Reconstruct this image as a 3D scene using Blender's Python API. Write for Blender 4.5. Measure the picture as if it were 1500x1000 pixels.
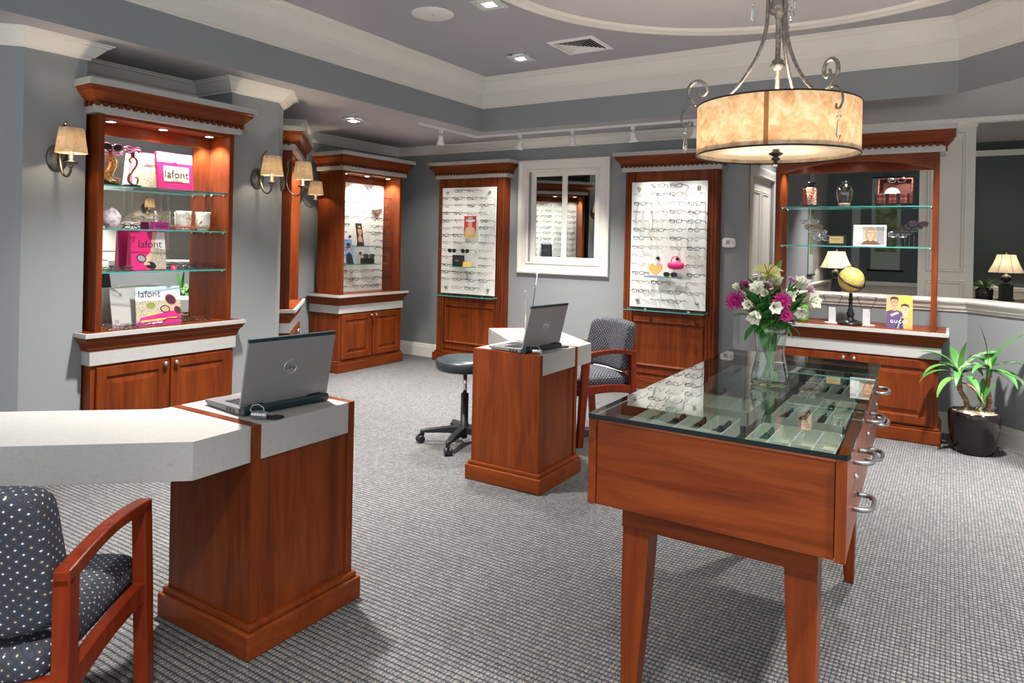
import bpy, bmesh, math, random
from mathutils import Matrix, Vector

# ------------------------------------------------------------------ scene, camera, light
for o in list(bpy.data.objects):
    bpy.data.objects.remove(o)
S = bpy.context.scene
COL = S.collection
R = math.radians
PI = math.pi

cam_d = bpy.data.cameras.new('camera')
cam = bpy.data.objects.new('camera', cam_d)
COL.objects.link(cam)
cam_d.sensor_fit = 'HORIZONTAL'
cam_d.sensor_width = 36.0
cam_d.lens = 36.0 * 1013.845 / 1500.0
cam_d.shift_x = -(755.926 - 750.0) / 1500.0
cam_d.shift_y = -(500.0 - 355.709) / 1500.0
cam_d.clip_start = 0.05
cam_d.clip_end = 60
CAM_H = 1.38


def camera_matrix(yaw, pitch, roll):
    cy, sy = math.cos(yaw), math.sin(yaw)
    r = Vector((cy, sy, 0)); f = Vector((-sy, cy, 0)); d = Vector((0, 0, -1))
    f2 = f * math.cos(pitch) + d * math.sin(pitch)
    d2 = d * math.cos(pitch) - f * math.sin(pitch)
    c, s = math.cos(roll), math.sin(roll)
    r3 = r * c + d2 * s
    d3 = -r * s + d2 * c
    m = Matrix((r3, -d3, -f2)).transposed().to_4x4()
    m.translation = Vector((0, 0, CAM_H))
    return m


cam.matrix_world = camera_matrix(0.560264631, 0.00153411866, -0.0209413984)
S.camera = cam

S.view_settings.view_transform = 'Standard'
S.view_settings.look = 'None'
S.view_settings.gamma = 1.0
S.view_settings.use_curve_mapping = False
S.view_settings.exposure = 0.34

world = bpy.data.worlds.new('world')
S.world = world
world.use_nodes = True
bg = world.node_tree.nodes['Background']
bg.inputs[0].default_value = (0.92, 0.96, 1.0, 1)
bg.inputs[1].default_value = 1.05


def lamp(name, kind, loc, power, color=(1, 1, 1), size=0.1, spot=None, blend=0.5, aim=None, spread=None):
    d = bpy.data.lights.new(name, kind)
    d.energy = power
    d.color = color
    if kind == 'AREA':
        d.shape = 'DISK'; d.size = size
        if spread: d.spread = R(spread)
    else:
        d.shadow_soft_size = size
    if kind == 'SPOT':
        d.spot_size = R(spot); d.spot_blend = blend
    o = bpy.data.objects.new(name, d)
    o.location = loc
    if aim is not None:
        o.rotation_euler = (Vector(aim) - Vector(loc)).to_track_quat('-Z', 'Y').to_euler()
    COL.objects.link(o)
    return o


# recessed ceiling lights (x, y, ceiling height, watts): the first three are in view, the rest unseen and added for light
DOWNLIGHTS = [(-3.19, 5.10, 3.0, 70), (-4.63, 4.55, 2.48, 34), (-2.655, 3.83, 3.0, 20),
              (-2.95, 2.35, 3.0, 72), (-0.35, 0.1, 3.0, 58), (-2.6, -0.4, 3.0, 8), (0.75, 1.5, 3.0, 66), (-0.1, 4.75, 3.0, 66),
              (1.6, 5.2, 2.48, 85), (1.9, 2.8, 2.48, 48), (0.9, 9.0, 2.85, 46), (-0.7, 9.3, 2.85, 34), (-1.1, 7.2, 2.85, 12)]
for x, y, z, p in DOWNLIGHTS:
    lamp('downlight_glow', 'AREA', (x, y, z - 0.075), p, (1.0, 0.955, 0.90), 0.16, aim=(x, y, 0), spread=92)
# track heads (position of the head, point it is aimed at)
TRACK_HEADS = [((-4.235, 5.33), (-5.0, 6.2, 1.3)), ((-3.70, 5.93), (-4.55, 6.3, 1.3)), ((-3.10, 5.93), (-3.4, 6.4, 1.1)),
               ((-2.48, 5.93), (-2.25, 6.3, 1.3)), ((-1.90, 5.93), (-2.2, 6.3, 0.9))]

# ------------------------------------------------------------------ materials
MATS = {}


def new_mat(name):
    m = bpy.data.materials.new(name)
    m.use_nodes = True
    nt = m.node_tree
    b = nt.nodes['Principled BSDF']
    MATS[name] = m
    return m, nt, b


def plain(name, col, rough=0.5, metal=0.0, spec=0.5, emit=0.0, ecol=None, coat=0.0, trans=0.0, ior=1.45):
    m, nt, b = new_mat(name)
    b.inputs['Base Color'].default_value = (*col, 1)
    b.inputs['Roughness'].default_value = rough
    b.inputs['Metallic'].default_value = metal
    b.inputs['Specular IOR Level'].default_value = spec
    b.inputs['Coat Weight'].default_value = coat
    b.inputs['Transmission Weight'].default_value = trans
    b.inputs['IOR'].default_value = ior
    if emit:
        b.inputs['Emission Color'].default_value = (*(ecol or col), 1)
        b.inputs['Emission Strength'].default_value = emit
    return m


def coords(nt, which='Object', scale=(1, 1, 1), rot=(0, 0, 0)):
    tc = nt.nodes.new('ShaderNodeTexCoord')
    mp = nt.nodes.new('ShaderNodeMapping')
    mp.inputs['Scale'].default_value = scale
    mp.inputs['Rotation'].default_value = rot
    nt.links.new(tc.outputs[which], mp.inputs['Vector'])
    return mp.outputs['Vector']


def noise(nt, vec, scale=5, detail=4, rough=0.5, dist=0.0):
    n = nt.nodes.new('ShaderNodeTexNoise')
    n.inputs['Scale'].default_value = scale
    n.inputs['Detail'].default_value = detail
    n.inputs['Roughness'].default_value = rough
    n.inputs['Distortion'].default_value = dist
    nt.links.new(vec, n.inputs['Vector'])
    return n.outputs['Fac']


def ramp(nt, fac, stops, interp='LINEAR'):
    r = nt.nodes.new('ShaderNodeValToRGB')
    r.color_ramp.interpolation = interp
    e = r.color_ramp.elements
    while len(e) < len(stops):
        e.new(0.5)
    for i, (p, c) in enumerate(stops):
        e[i].position = p
        e[i].color = (*c, 1) if len(c) == 3 else c
    nt.links.new(fac, r.inputs['Fac'])
    return r.outputs['Color']


def math_node(nt, op, a, b=None, clamp=False):
    n = nt.nodes.new('ShaderNodeMath'); n.operation = op; n.use_clamp = clamp
    for i, v in enumerate((a, b)):
        if v is None: continue
        if isinstance(v, (int, float)): n.inputs[i].default_value = v
        else: nt.links.new(v, n.inputs[i])
    return n.outputs[0]


def mix_rgb(nt, fac, a, b, blend='MIX'):
    n = nt.nodes.new('ShaderNodeMix'); n.data_type = 'RGBA'; n.blend_type = blend
    for i, v in ((0, fac), (6, a), (7, b)):
        if isinstance(v, (int, float)): n.inputs[i].default_value = v
        elif isinstance(v, tuple): n.inputs[i].default_value = (*v, 1)
        else: nt.links.new(v, n.inputs[i])
    return n.outputs[2]


def bump(nt, b, height, strength=0.3, dist=0.01):
    n = nt.nodes.new('ShaderNodeBump')
    n.inputs['Strength'].default_value = strength
    n.inputs['Distance'].default_value = dist
    nt.links.new(height, n.inputs['Height'])
    nt.links.new(n.outputs['Normal'], b.inputs['Normal'])


def wood(name, axis, dark=(0.088, 0.0150, 0.0036), mid=(0.152, 0.0298, 0.0062), light=(0.218, 0.0480, 0.0095), rough=0.34):
    m, nt, b = new_mat(name)
    sc = [9.0, 9.0, 9.0]; sc['xyz'.index(axis)] = 0.9
    v = coords(nt, 'Object', tuple(sc))
    big = noise(nt, v, 1.6, 5, 0.55, 1.2)
    sc2 = [170.0, 170.0, 170.0]; sc2['xyz'.index(axis)] = 5.0
    fine = noise(nt, coords(nt, 'Object', tuple(sc2)), 1.0, 2, 0.5)
    f = math_node(nt, 'ADD', math_node(nt, 'MULTIPLY', big, 0.8), math_node(nt, 'MULTIPLY', fine, 0.2))
    c = ramp(nt, f, [(0.30, dark), (0.5, mid), (0.72, light)])
    nt.links.new(c, b.inputs['Base Color'])
    b.inputs['Roughness'].default_value = rough
    b.inputs['Specular IOR Level'].default_value = 0.17
    return m


wood('cherry_z', 'z'); wood('cherry_x', 'x'); wood('cherry_y', 'y')
wood('cherry_chair', 'z', (0.100, 0.011, 0.0035), (0.155, 0.019, 0.005), (0.205, 0.030, 0.008), 0.24)


def laminate():
    m, nt, b = new_mat('laminate')
    v = coords(nt, 'Object')
    a = noise(nt, v, 60, 6, 0.65, 1.5)
    c = noise(nt, v, 9, 3, 0.5)
    base = ramp(nt, a, [(0.30, (0.36, 0.34, 0.29)), (0.42, (0.41, 0.405, 0.385)), (0.62, (0.44, 0.44, 0.42))])
    col = mix_rgb(nt, math_node(nt, 'MULTIPLY', c, 0.25), base, (0.38, 0.40, 0.425))
    nt.links.new(col, b.inputs['Base Color'])
    b.inputs['Roughness'].default_value = 0.42
    b.inputs['Specular IOR Level'].default_value = 0.35


laminate()


def paint(name, col, rough=0.75):
    m, nt, b = new_mat(name)
    v = coords(nt, 'Object')
    n = noise(nt, v, 260, 2, 0.5)
    n2 = noise(nt, v, 1.3, 2, 0.5)
    c = mix_rgb(nt, n2, tuple(k * 0.96 for k in col), tuple(min(1, k * 1.04) for k in col))
    nt.links.new(c, b.inputs['Base Color'])
    b.inputs['Roughness'].default_value = rough
    b.inputs['Specular IOR Level'].default_value = 0.25
    bump(nt, b, n, 0.06, 0.002)


paint('wall_paint', (0.272, 0.288, 0.300))
paint('soffit_paint', (0.42, 0.405, 0.42))
paint('ceiling_paint', (0.40, 0.39, 0.42))
paint('medallion_paint', (0.56, 0.54, 0.565))
paint('trim_paint', (0.76, 0.735, 0.68), 0.4)
paint('panel_paint', (0.60, 0.575, 0.53), 0.45)
paint('far_wall_paint', (0.115, 0.145, 0.155))
paint('wainscot_paint', (0.42, 0.40, 0.37), 0.5)


def carpet():
    """loop-pile carpet: rows of tufts along x with dark grooves between, flecked grey, tan and rust"""
    m, nt, b = new_mat('carpet')
    v = coords(nt, 'Object')
    wob = noise(nt, v, 60, 2, 0.5)
    sep = nt.nodes.new('ShaderNodeSeparateXYZ'); nt.links.new(v, sep.inputs[0])
    rows = math_node(nt, 'ADD', math_node(nt, 'MULTIPLY', sep.outputs['Y'], 1 / 0.0235), math_node(nt, 'MULTIPLY', wob, 0.35))
    cols = math_node(nt, 'ADD', math_node(nt, 'MULTIPLY', sep.outputs['X'], 1 / 0.0150), math_node(nt, 'MULTIPLY', wob, 0.5))
    cell = nt.nodes.new('ShaderNodeCombineXYZ')
    nt.links.new(math_node(nt, 'FLOOR', cols), cell.inputs[0]); nt.links.new(math_node(nt, 'FLOOR', rows), cell.inputs[1])
    wn = nt.nodes.new('ShaderNodeTexWhiteNoise'); wn.noise_dimensions = '2D'
    nt.links.new(cell.outputs[0], wn.inputs['Vector'])
    tuft = ramp(nt, wn.outputs['Value'], [(0.0, (0.0892, 0.0986, 0.1088)), (0.5, (0.1275, 0.1326, 0.1394)), (1.0, (0.1742, 0.1700, 0.1658))])
    fleck = noise(nt, v, 300, 2, 0.6)
    fleck2 = noise(nt, coords(nt, 'Object', (1.3, 1.1, 1)), 340, 2, 0.6)
    tuft = mix_rgb(nt, ramp(nt, fleck, [(0.56, (0, 0, 0)), (0.62, (1, 1, 1))]), tuft, (0.3995, 0.3910, 0.3740))
    tuft = mix_rgb(nt, ramp(nt, fleck2, [(0.60, (0, 0, 0)), (0.65, (1, 1, 1))]), tuft, (0.2720, 0.1360, 0.0850))
    tuft = mix_rgb(nt, ramp(nt, fleck, [(0.36, (1, 1, 1)), (0.43, (0, 0, 0))]), tuft, (0.045, 0.055, 0.068))
    fx = math_node(nt, 'FRACT', cols); fy = math_node(nt, 'FRACT', rows)
    hx = math_node(nt, 'SINE', math_node(nt, 'MULTIPLY', fx, PI)); hy = math_node(nt, 'SINE', math_node(nt, 'MULTIPLY', fy, PI))
    h = math_node(nt, 'MULTIPLY', math_node(nt, 'POWER', hx, 0.45), math_node(nt, 'POWER', hy, 0.9))
    col = mix_rgb(nt, ramp(nt, h, [(0.10, (0, 0, 0)), (0.70, (1, 1, 1))]), (0.030, 0.036, 0.044), tuft)
    nt.links.new(col, b.inputs['Base Color'])
    b.inputs['Roughness'].default_value = 0.95
    b.inputs['Specular IOR Level'].default_value = 0.1
    bump(nt, b, math_node(nt, 'ADD', h, math_node(nt, 'MULTIPLY', fleck, 0.3)), 0.7, 0.008)


carpet()


def fabric():
    """navy upholstery with a lattice weave and rows of light and tan dots"""
    m, nt, b = new_mat('dotted_fabric')
    v = coords(nt, 'UV', (1, 1, 1), (0, 0, R(45)))
    sep = nt.nodes.new('ShaderNodeSeparateXYZ'); nt.links.new(v, sep.inputs[0])
    s = 1 / 0.0185
    u = math_node(nt, 'MULTIPLY', sep.outputs['X'], s); w = math_node(nt, 'MULTIPLY', sep.outputs['Y'], s)
    du = math_node(nt, 'ABSOLUTE', math_node(nt, 'SUBTRACT', math_node(nt, 'FRACT', u), 0.5))
    dw = math_node(nt, 'ABSOLUTE', math_node(nt, 'SUBTRACT', math_node(nt, 'FRACT', w), 0.5))
    dot = math_node(nt, 'LESS_THAN', math_node(nt, 'MAXIMUM', du, dw), 0.108)
    cell = nt.nodes.new('ShaderNodeCombineXYZ')
    nt.links.new(math_node(nt, 'FLOOR', u), cell.inputs[0]); nt.links.new(math_node(nt, 'FLOOR', w), cell.inputs[1])
    wn = nt.nodes.new('ShaderNodeTexWhiteNoise'); wn.noise_dimensions = '2D'; nt.links.new(cell.outputs[0], wn.inputs['Vector'])
    dc = ramp(nt, wn.outputs['Value'], [(0.0, (0.60, 0.62, 0.62)), (0.6, (0.60, 0.62, 0.62)), (0.61, (0.48, 0.34, 0.19))], 'CONSTANT')
    lat = math_node(nt, 'GREATER_THAN', math_node(nt, 'MAXIMUM', du, dw), 0.42)
    n = noise(nt, coords(nt, 'UV'), 500, 2, 0.6)
    base = ramp(nt, n, [(0.3, (0.020, 0.023, 0.037)), (0.7, (0.044, 0.049, 0.072))])
    base = mix_rgb(nt, math_node(nt, 'MULTIPLY', lat, 0.6), base, (0.016, 0.018, 0.026))
    nt.links.new(mix_rgb(nt, dot, base, dc), b.inputs['Base Color'])
    b.inputs['Roughness'].default_value = 0.85
    bump(nt, b, n, 0.3, 0.002)


fabric()


def glass(name, tint=(0.93, 0.97, 0.95), refl=1.0, rough=0.0):
    """a thin pane: see-through with a Fresnel reflection"""
    m = bpy.data.materials.new(name); m.use_nodes = True; MATS[name] = m
    nt = m.node_tree; nt.nodes.clear()
    out = nt.nodes.new('ShaderNodeOutputMaterial')
    t = nt.nodes.new('ShaderNodeBsdfTransparent'); t.inputs[0].default_value = (*tint, 1)
    g = nt.nodes.new('ShaderNodeBsdfGlossy'); g.inputs['Roughness'].default_value = rough
    f = nt.nodes.new('ShaderNodeFresnel'); f.inputs['IOR'].default_value = 1.5
    mul = nt.nodes.new('ShaderNodeMath'); mul.operation = 'MULTIPLY'; mul.use_clamp = True; mul.inputs[1].default_value = refl
    mx = nt.nodes.new('ShaderNodeMixShader')
    geo = nt.nodes.new('ShaderNodeNewGeometry')          # only the outer face of the pane reflects
    front = math_node(nt, 'SUBTRACT', 1.0, geo.outputs['Backfacing'])
    nt.links.new(f.outputs[0], mul.inputs[0]); nt.links.new(math_node(nt, 'MULTIPLY', mul.outputs[0], front), mx.inputs[0])
    nt.links.new(t.outputs[0], mx.inputs[1]); nt.links.new(g.outputs[0], mx.inputs[2])
    nt.links.new(mx.outputs[0], out.inputs[0])
    return m


glass('pane_glass', (0.95, 0.985, 0.97), 0.8)
glass('lens_glass', (0.90, 0.93, 0.95), 0.8)
glass('table_glass', (0.84, 0.90, 0.88), 1.7)
glass('clear_glass', (0.90, 0.94, 0.93), 2.6)
glass('water', (0.90, 0.95, 0.93), 1.2)
glass('acrylic', (0.88, 0.91, 0.92), 3.2)
plain('frosted_plate', (0.62, 0.66, 0.64), 0.2)
plain('silver_paint', (0.66, 0.67, 0.68), 0.3, 0.3)
plain('crystal', (0.96, 0.97, 0.98), 0.0, 0, 0.6, trans=1.0, ior=1.6)
plain('sun_lens', (0.02, 0.02, 0.022), 0.08)
plain('glass_edge', (0.05, 0.30, 0.27), 0.15)
plain('table_glass_edge', (0.006, 0.011, 0.013), 0.15, 0, 0.25)
plain('mirror', (0.84, 0.87, 0.86), 0.01, 1.0)
plain('dark_mirror_glass', (0.50, 0.56, 0.57), 0.01, 1.0)
plain('brushed_nickel', (0.55, 0.54, 0.51), 0.28, 1.0)
plain('chrome', (0.75, 0.75, 0.75), 0.1, 1.0)
plain('grey_handle', (0.30, 0.30, 0.31), 0.35, 0.9)
plain('white_enamel', (0.78, 0.78, 0.76), 0.35)
plain('white_panel', (0.80, 0.81, 0.77), 0.4)
plain('black_plastic', (0.012, 0.014, 0.017), 0.4)
plain('black_vinyl', (0.018, 0.027, 0.033), 0.36)
plain('black_gloss', (0.012, 0.010, 0.012), 0.12, 0, 0.6)
plain('black_satin', (0.012, 0.012, 0.013), 0.35)
plain('slot_dark', (0.006, 0.006, 0.006), 0.8)
plain('laptop_grey', (0.27, 0.265, 0.265), 0.38, 0.25)
plain('laptop_edge', (0.010, 0.030, 0.040), 0.3)
plain('laptop_deck', (0.20, 0.195, 0.20), 0.4, 0.4)
plain('screen_glass', (0.01, 0.01, 0.012), 0.1)
plain('sticker', (0.35, 0.38, 0.80), 0.4)
plain('tray_cream', (0.62, 0.60, 0.52), 0.6)
plain('divider_white', (0.66, 0.66, 0.63), 0.5)
plain('tray_dark', (0.05, 0.055, 0.06), 0.7)
plain('globe_black', (0.010, 0.011, 0.012), 0.3)
plain('hot_pink', (0.80, 0.028, 0.20), 0.4)
plain('deep_pink', (0.62, 0.020, 0.16), 0.4)
plain('pale_pink', (0.86, 0.45, 0.60), 0.5)
plain('plum', (0.36, 0.03, 0.20), 0.4)
plain('card_white', (0.80, 0.80, 0.80), 0.5)
plain('card_cream', (0.72, 0.68, 0.52), 0.5)
plain('card_grey', (0.50, 0.50, 0.49), 0.5)
plain('ink_dark', (0.05, 0.025, 0.05), 0.5)
plain('ink_brown', (0.16, 0.08, 0.05), 0.5)
plain('skin', (0.55, 0.30, 0.19), 0.5)
plain('skin_light', (0.72, 0.47, 0.35), 0.5)
plain('hair_blonde', (0.52, 0.33, 0.13), 0.6)
plain('hair_dark', (0.045, 0.024, 0.018), 0.6)
plain('print_black', (0.015, 0.015, 0.018), 0.5)
plain('print_navy', (0.03, 0.045, 0.12), 0.5)
plain('print_purple', (0.10, 0.06, 0.17), 0.5)
plain('print_red', (0.42, 0.03, 0.02), 0.5)
plain('print_blue', (0.18, 0.33, 0.62), 0.5)
plain('print_sky', (0.55, 0.72, 0.85), 0.5)
plain('print_gold', (0.60, 0.42, 0.09), 0.5)
plain('print_yellow', (0.75, 0.62, 0.08), 0.5)
plain('print_green', (0.20, 0.30, 0.07), 0.6)
plain('print_peach', (0.80, 0.36, 0.12), 0.5)
plain('print_tan', (0.50, 0.36, 0.22), 0.5)
plain('print_orange', (0.75, 0.30, 0.05), 0.5)
plain('print_grey', (0.33, 0.33, 0.34), 0.5)  # mid grey ink of the printed pictures
plain('plaque_gold', (0.60, 0.48, 0.20), 0.35, 0.4)
plain('orange_foam', (0.85, 0.42, 0.13), 0.55)
plain('lilac', (0.40, 0.24, 0.72), 0.4)
plain('frame_black', (0.012, 0.012, 0.015), 0.3)
plain('frame_steel', (0.20, 0.21, 0.24), 0.25, 0.8)
plain('frame_brown', (0.055, 0.022, 0.012), 0.3)
plain('frame_plum', (0.10, 0.020, 0.045), 0.3)
plain('frame_blue', (0.03, 0.05, 0.11), 0.3)
plain('frame_gold', (0.42, 0.27, 0.10), 0.25, 0.8)
plain('frame_silver', (0.62, 0.63, 0.66), 0.18, 1.0)
plain('glow_white', (1, 1, 1), 0.5, emit=9.0, ecol=(1.0, 0.96, 0.90))
plain('stem_green', (0.10, 0.22, 0.045), 0.5)
plain('leaf_green', (0.055, 0.20, 0.040), 0.40)
plain('leaf_light', (0.12, 0.29, 0.06), 0.42)
plain('lily_yellow', (0.72, 0.68, 0.25), 0.5)
plain('petal_white', (0.84, 0.83, 0.68), 0.55)
plain('petal_magenta', (0.42, 0.012, 0.16), 0.5)
plain('petal_pink', (0.80, 0.50, 0.66), 0.5)
plain('stamen', (0.10, 0.03, 0.015), 0.6)
plain('cane_bark', (0.30, 0.15, 0.07), 0.8)
plain('lime_glass', (0.15, 0.38, 0.06), 0.12, 0, 0.6)
plain('bronze', (0.28, 0.17, 0.09), 0.28, 0.85)
plain('amber', (0.55, 0.30, 0.05), 0.2, 0.3)
plain('red_lacquer', (0.30, 0.045, 0.015), 0.25)
plain('trunk_lining', (0.055, 0.008, 0.006), 0.7)
plain('plant_dark', (0.03, 0.10, 0.03), 0.5)
plain('console_wood', (0.03, 0.015, 0.008), 0.3)
plain('scroll_silk', (0.36, 0.42, 0.42), 0.7)
plain('lid_grey', (0.30, 0.30, 0.30), 0.4)
plain('lcd', (0.30, 0.33, 0.27), 0.3)
plain('steel_lock', (0.45, 0.45, 0.46), 0.25, 1.0)


def mottled(name, stops, scale=8, detail=5, rough=0.5, metal=0.0, emit=0.0, dist=0.5, which='Object'):
    m, nt, b = new_mat(name)
    f = noise(nt, coords(nt, which), scale, detail, 0.6, dist)
    c = ramp(nt, f, stops)
    nt.links.new(c, b.inputs['Base Color'])
    b.inputs['Roughness'].default_value = rough
    b.inputs['Metallic'].default_value = metal
    if emit:
        nt.links.new(c, b.inputs['Emission Color'])
        b.inputs['Emission Strength'].default_value = emit
    return m


mottled('aged_iron', [(0.3, (0.075, 0.070, 0.062)), (0.55, (0.17, 0.16, 0.145)), (0.75, (0.27, 0.22, 0.17))], 30, 4, 0.38, 0.8)
mottled('pendant_metal', [(0.3, (0.14, 0.13, 0.12)), (0.55, (0.30, 0.285, 0.265)), (0.75, (0.46, 0.43, 0.39))], 40, 4, 0.36, 0.8)
mottled('moss', [(0.3, (0.16, 0.13, 0.085)), (0.5, (0.36, 0.31, 0.22)), (0.7, (0.56, 0.52, 0.42))], 60, 4, 0.9)
mottled('pot_glaze', [(0.35, (0.008, 0.006, 0.007)), (0.65, (0.020, 0.013, 0.013))], 3, 3, 0.14, 0.1)
mottled('garden_print', [(0.25, (0.12, 0.05, 0.09)), (0.42, (0.36, 0.25, 0.24)), (0.5, (0.62, 0.55, 0.50)), (0.58, (0.30, 0.36, 0.10)), (0.75, (0.56, 0.58, 0.36))], 90, 5, 0.5)
mottled('scroll_painting', [(0.3, (0.05, 0.10, 0.05)), (0.48, (0.14, 0.20, 0.10)), (0.56, (0.30, 0.32, 0.16)), (0.7, (0.12, 0.24, 0.20))], 7, 5, 0.6)
mottled('geode', [(0.35, (0.30, 0.22, 0.42)), (0.5, (0.80, 0.76, 0.80)), (0.65, (0.86, 0.82, 0.78))], 26, 5, 0.5)
mottled('mosaic_foil', [(0.40, (0.33, 0.060, 0.020)), (0.50, (0.62, 0.25, 0.10)), (0.56, (0.85, 0.78, 0.66))], 110, 2, 0.25)
mottled('globe_map', [(0.38, (0.60, 0.48, 0.09)), (0.47, (0.66, 0.60, 0.20)), (0.49, (0.42, 0.45, 0.08)), (0.56, (0.70, 0.40, 0.12)), (0.66, (0.74, 0.62, 0.30))], 17, 5, 0.35)
mottled('flower_cup', [(0.30, (0.20, 0.27, 0.08)), (0.40, (0.72, 0.76, 0.66)), (0.60, (0.80, 0.80, 0.72)), (0.64, (0.55, 0.08, 0.06)), (0.8, (0.40, 0.05, 0.10))], 24, 3, 0.3, dist=1.0)
mottled('gold_leaf', [(0.35, (0.25, 0.12, 0.02)), (0.5, (0.62, 0.42, 0.10)), (0.65, (0.85, 0.75, 0.45))], 60, 3, 0.2, 0.6)
mottled('hat_weave', [(0.42, (0.05, 0.05, 0.05)), (0.5, (0.75, 0.74, 0.70))], 130, 2, 0.6)
mottled('leaf_variegated', [(0.42, (0.035, 0.13, 0.035)), (0.52, (0.16, 0.27, 0.13)), (0.62, (0.30, 0.40, 0.24))], 34, 4, 0.38)
mottled('jug_base', [(0.4, (0.65, 0.30, 0.18)), (0.6, (0.85, 0.62, 0.48))], 40, 3, 0.3)


def shade_mat(name, stops, scale, emit, trans=0.35, which='Object'):
    m = bpy.data.materials.new(name); m.use_nodes = True; MATS[name] = m
    nt = m.node_tree; nt.nodes.clear()
    out = nt.nodes.new('ShaderNodeOutputMaterial')
    f = noise(nt, coords(nt, which), scale, 5, 0.6, 0.8)
    c = ramp(nt, f, stops)
    d = nt.nodes.new('ShaderNodeBsdfDiffuse'); t = nt.nodes.new('ShaderNodeBsdfTranslucent'); e = nt.nodes.new('ShaderNodeEmission')
    for n in (d, t, e): nt.links.new(c, n.inputs['Color'])
    e.inputs['Strength'].default_value = emit
    mx = nt.nodes.new('ShaderNodeMixShader'); mx.inputs[0].default_value = trans
    nt.links.new(d.outputs[0], mx.inputs[1]); nt.links.new(t.outputs[0], mx.inputs[2])
    ad = nt.nodes.new('ShaderNodeAddShader')
    nt.links.new(mx.outputs[0], ad.inputs[0]); nt.links.new(e.outputs[0], ad.inputs[1])
    nt.links.new(ad.outputs[0], out.inputs[0])


shade_mat('drum_shade', [(0.32, (0.58, 0.42, 0.27)), (0.5, (0.74, 0.61, 0.45)), (0.66, (0.86, 0.78, 0.66))], 20, 0.06, 0.55)
shade_mat('drum_seam', [(0.3, (0.36, 0.20, 0.09)), (0.7, (0.44, 0.26, 0.12))], 9, 0.05, 0.4)
shade_mat('sconce_shade', [(0.3, (0.58, 0.44, 0.28)), (0.5, (0.68, 0.55, 0.38)), (0.7, (0.80, 0.70, 0.54))], 22, 0.10, 0.62)
shade_mat('lamp_shade_cloth', [(0.3, (0.80, 0.73, 0.63)), (0.7, (0.88, 0.82, 0.72))], 5, 0.02, 0.4)
shade_mat('diffuser', [(0.3, (0.80, 0.74, 0.62)), (0.7, (0.86, 0.80, 0.70))], 3, 0.12, 0.55)


def plaid():
    m, nt, b = new_mat('plaid')
    v = coords(nt, 'UV')
    sep = nt.nodes.new('ShaderNodeSeparateXYZ'); nt.links.new(v, sep.inputs[0])
    def band(sock, period, lo, hi):
        f = math_node(nt, 'FRACT', math_node(nt, 'MULTIPLY', sock, 1 / period))
        return math_node(nt, 'MULTIPLY', math_node(nt, 'GREATER_THAN', f, lo), math_node(nt, 'LESS_THAN', f, hi))
    c = (0.40, 0.035, 0.02)
    for s in (sep.outputs['X'], sep.outputs['Y']):
        c = mix_rgb(nt, math_node(nt, 'MULTIPLY', band(s, 0.034, 0.0, 0.35), 0.7), c, (0.03, 0.035, 0.03))
        c = mix_rgb(nt, math_node(nt, 'MULTIPLY', band(s, 0.034, 0.64, 0.70), 0.5), c, (0.60, 0.50, 0.42))
    nt.links.new(c, b.inputs['Base Color']); b.inputs['Roughness'].default_value = 0.5


plaid()

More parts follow.
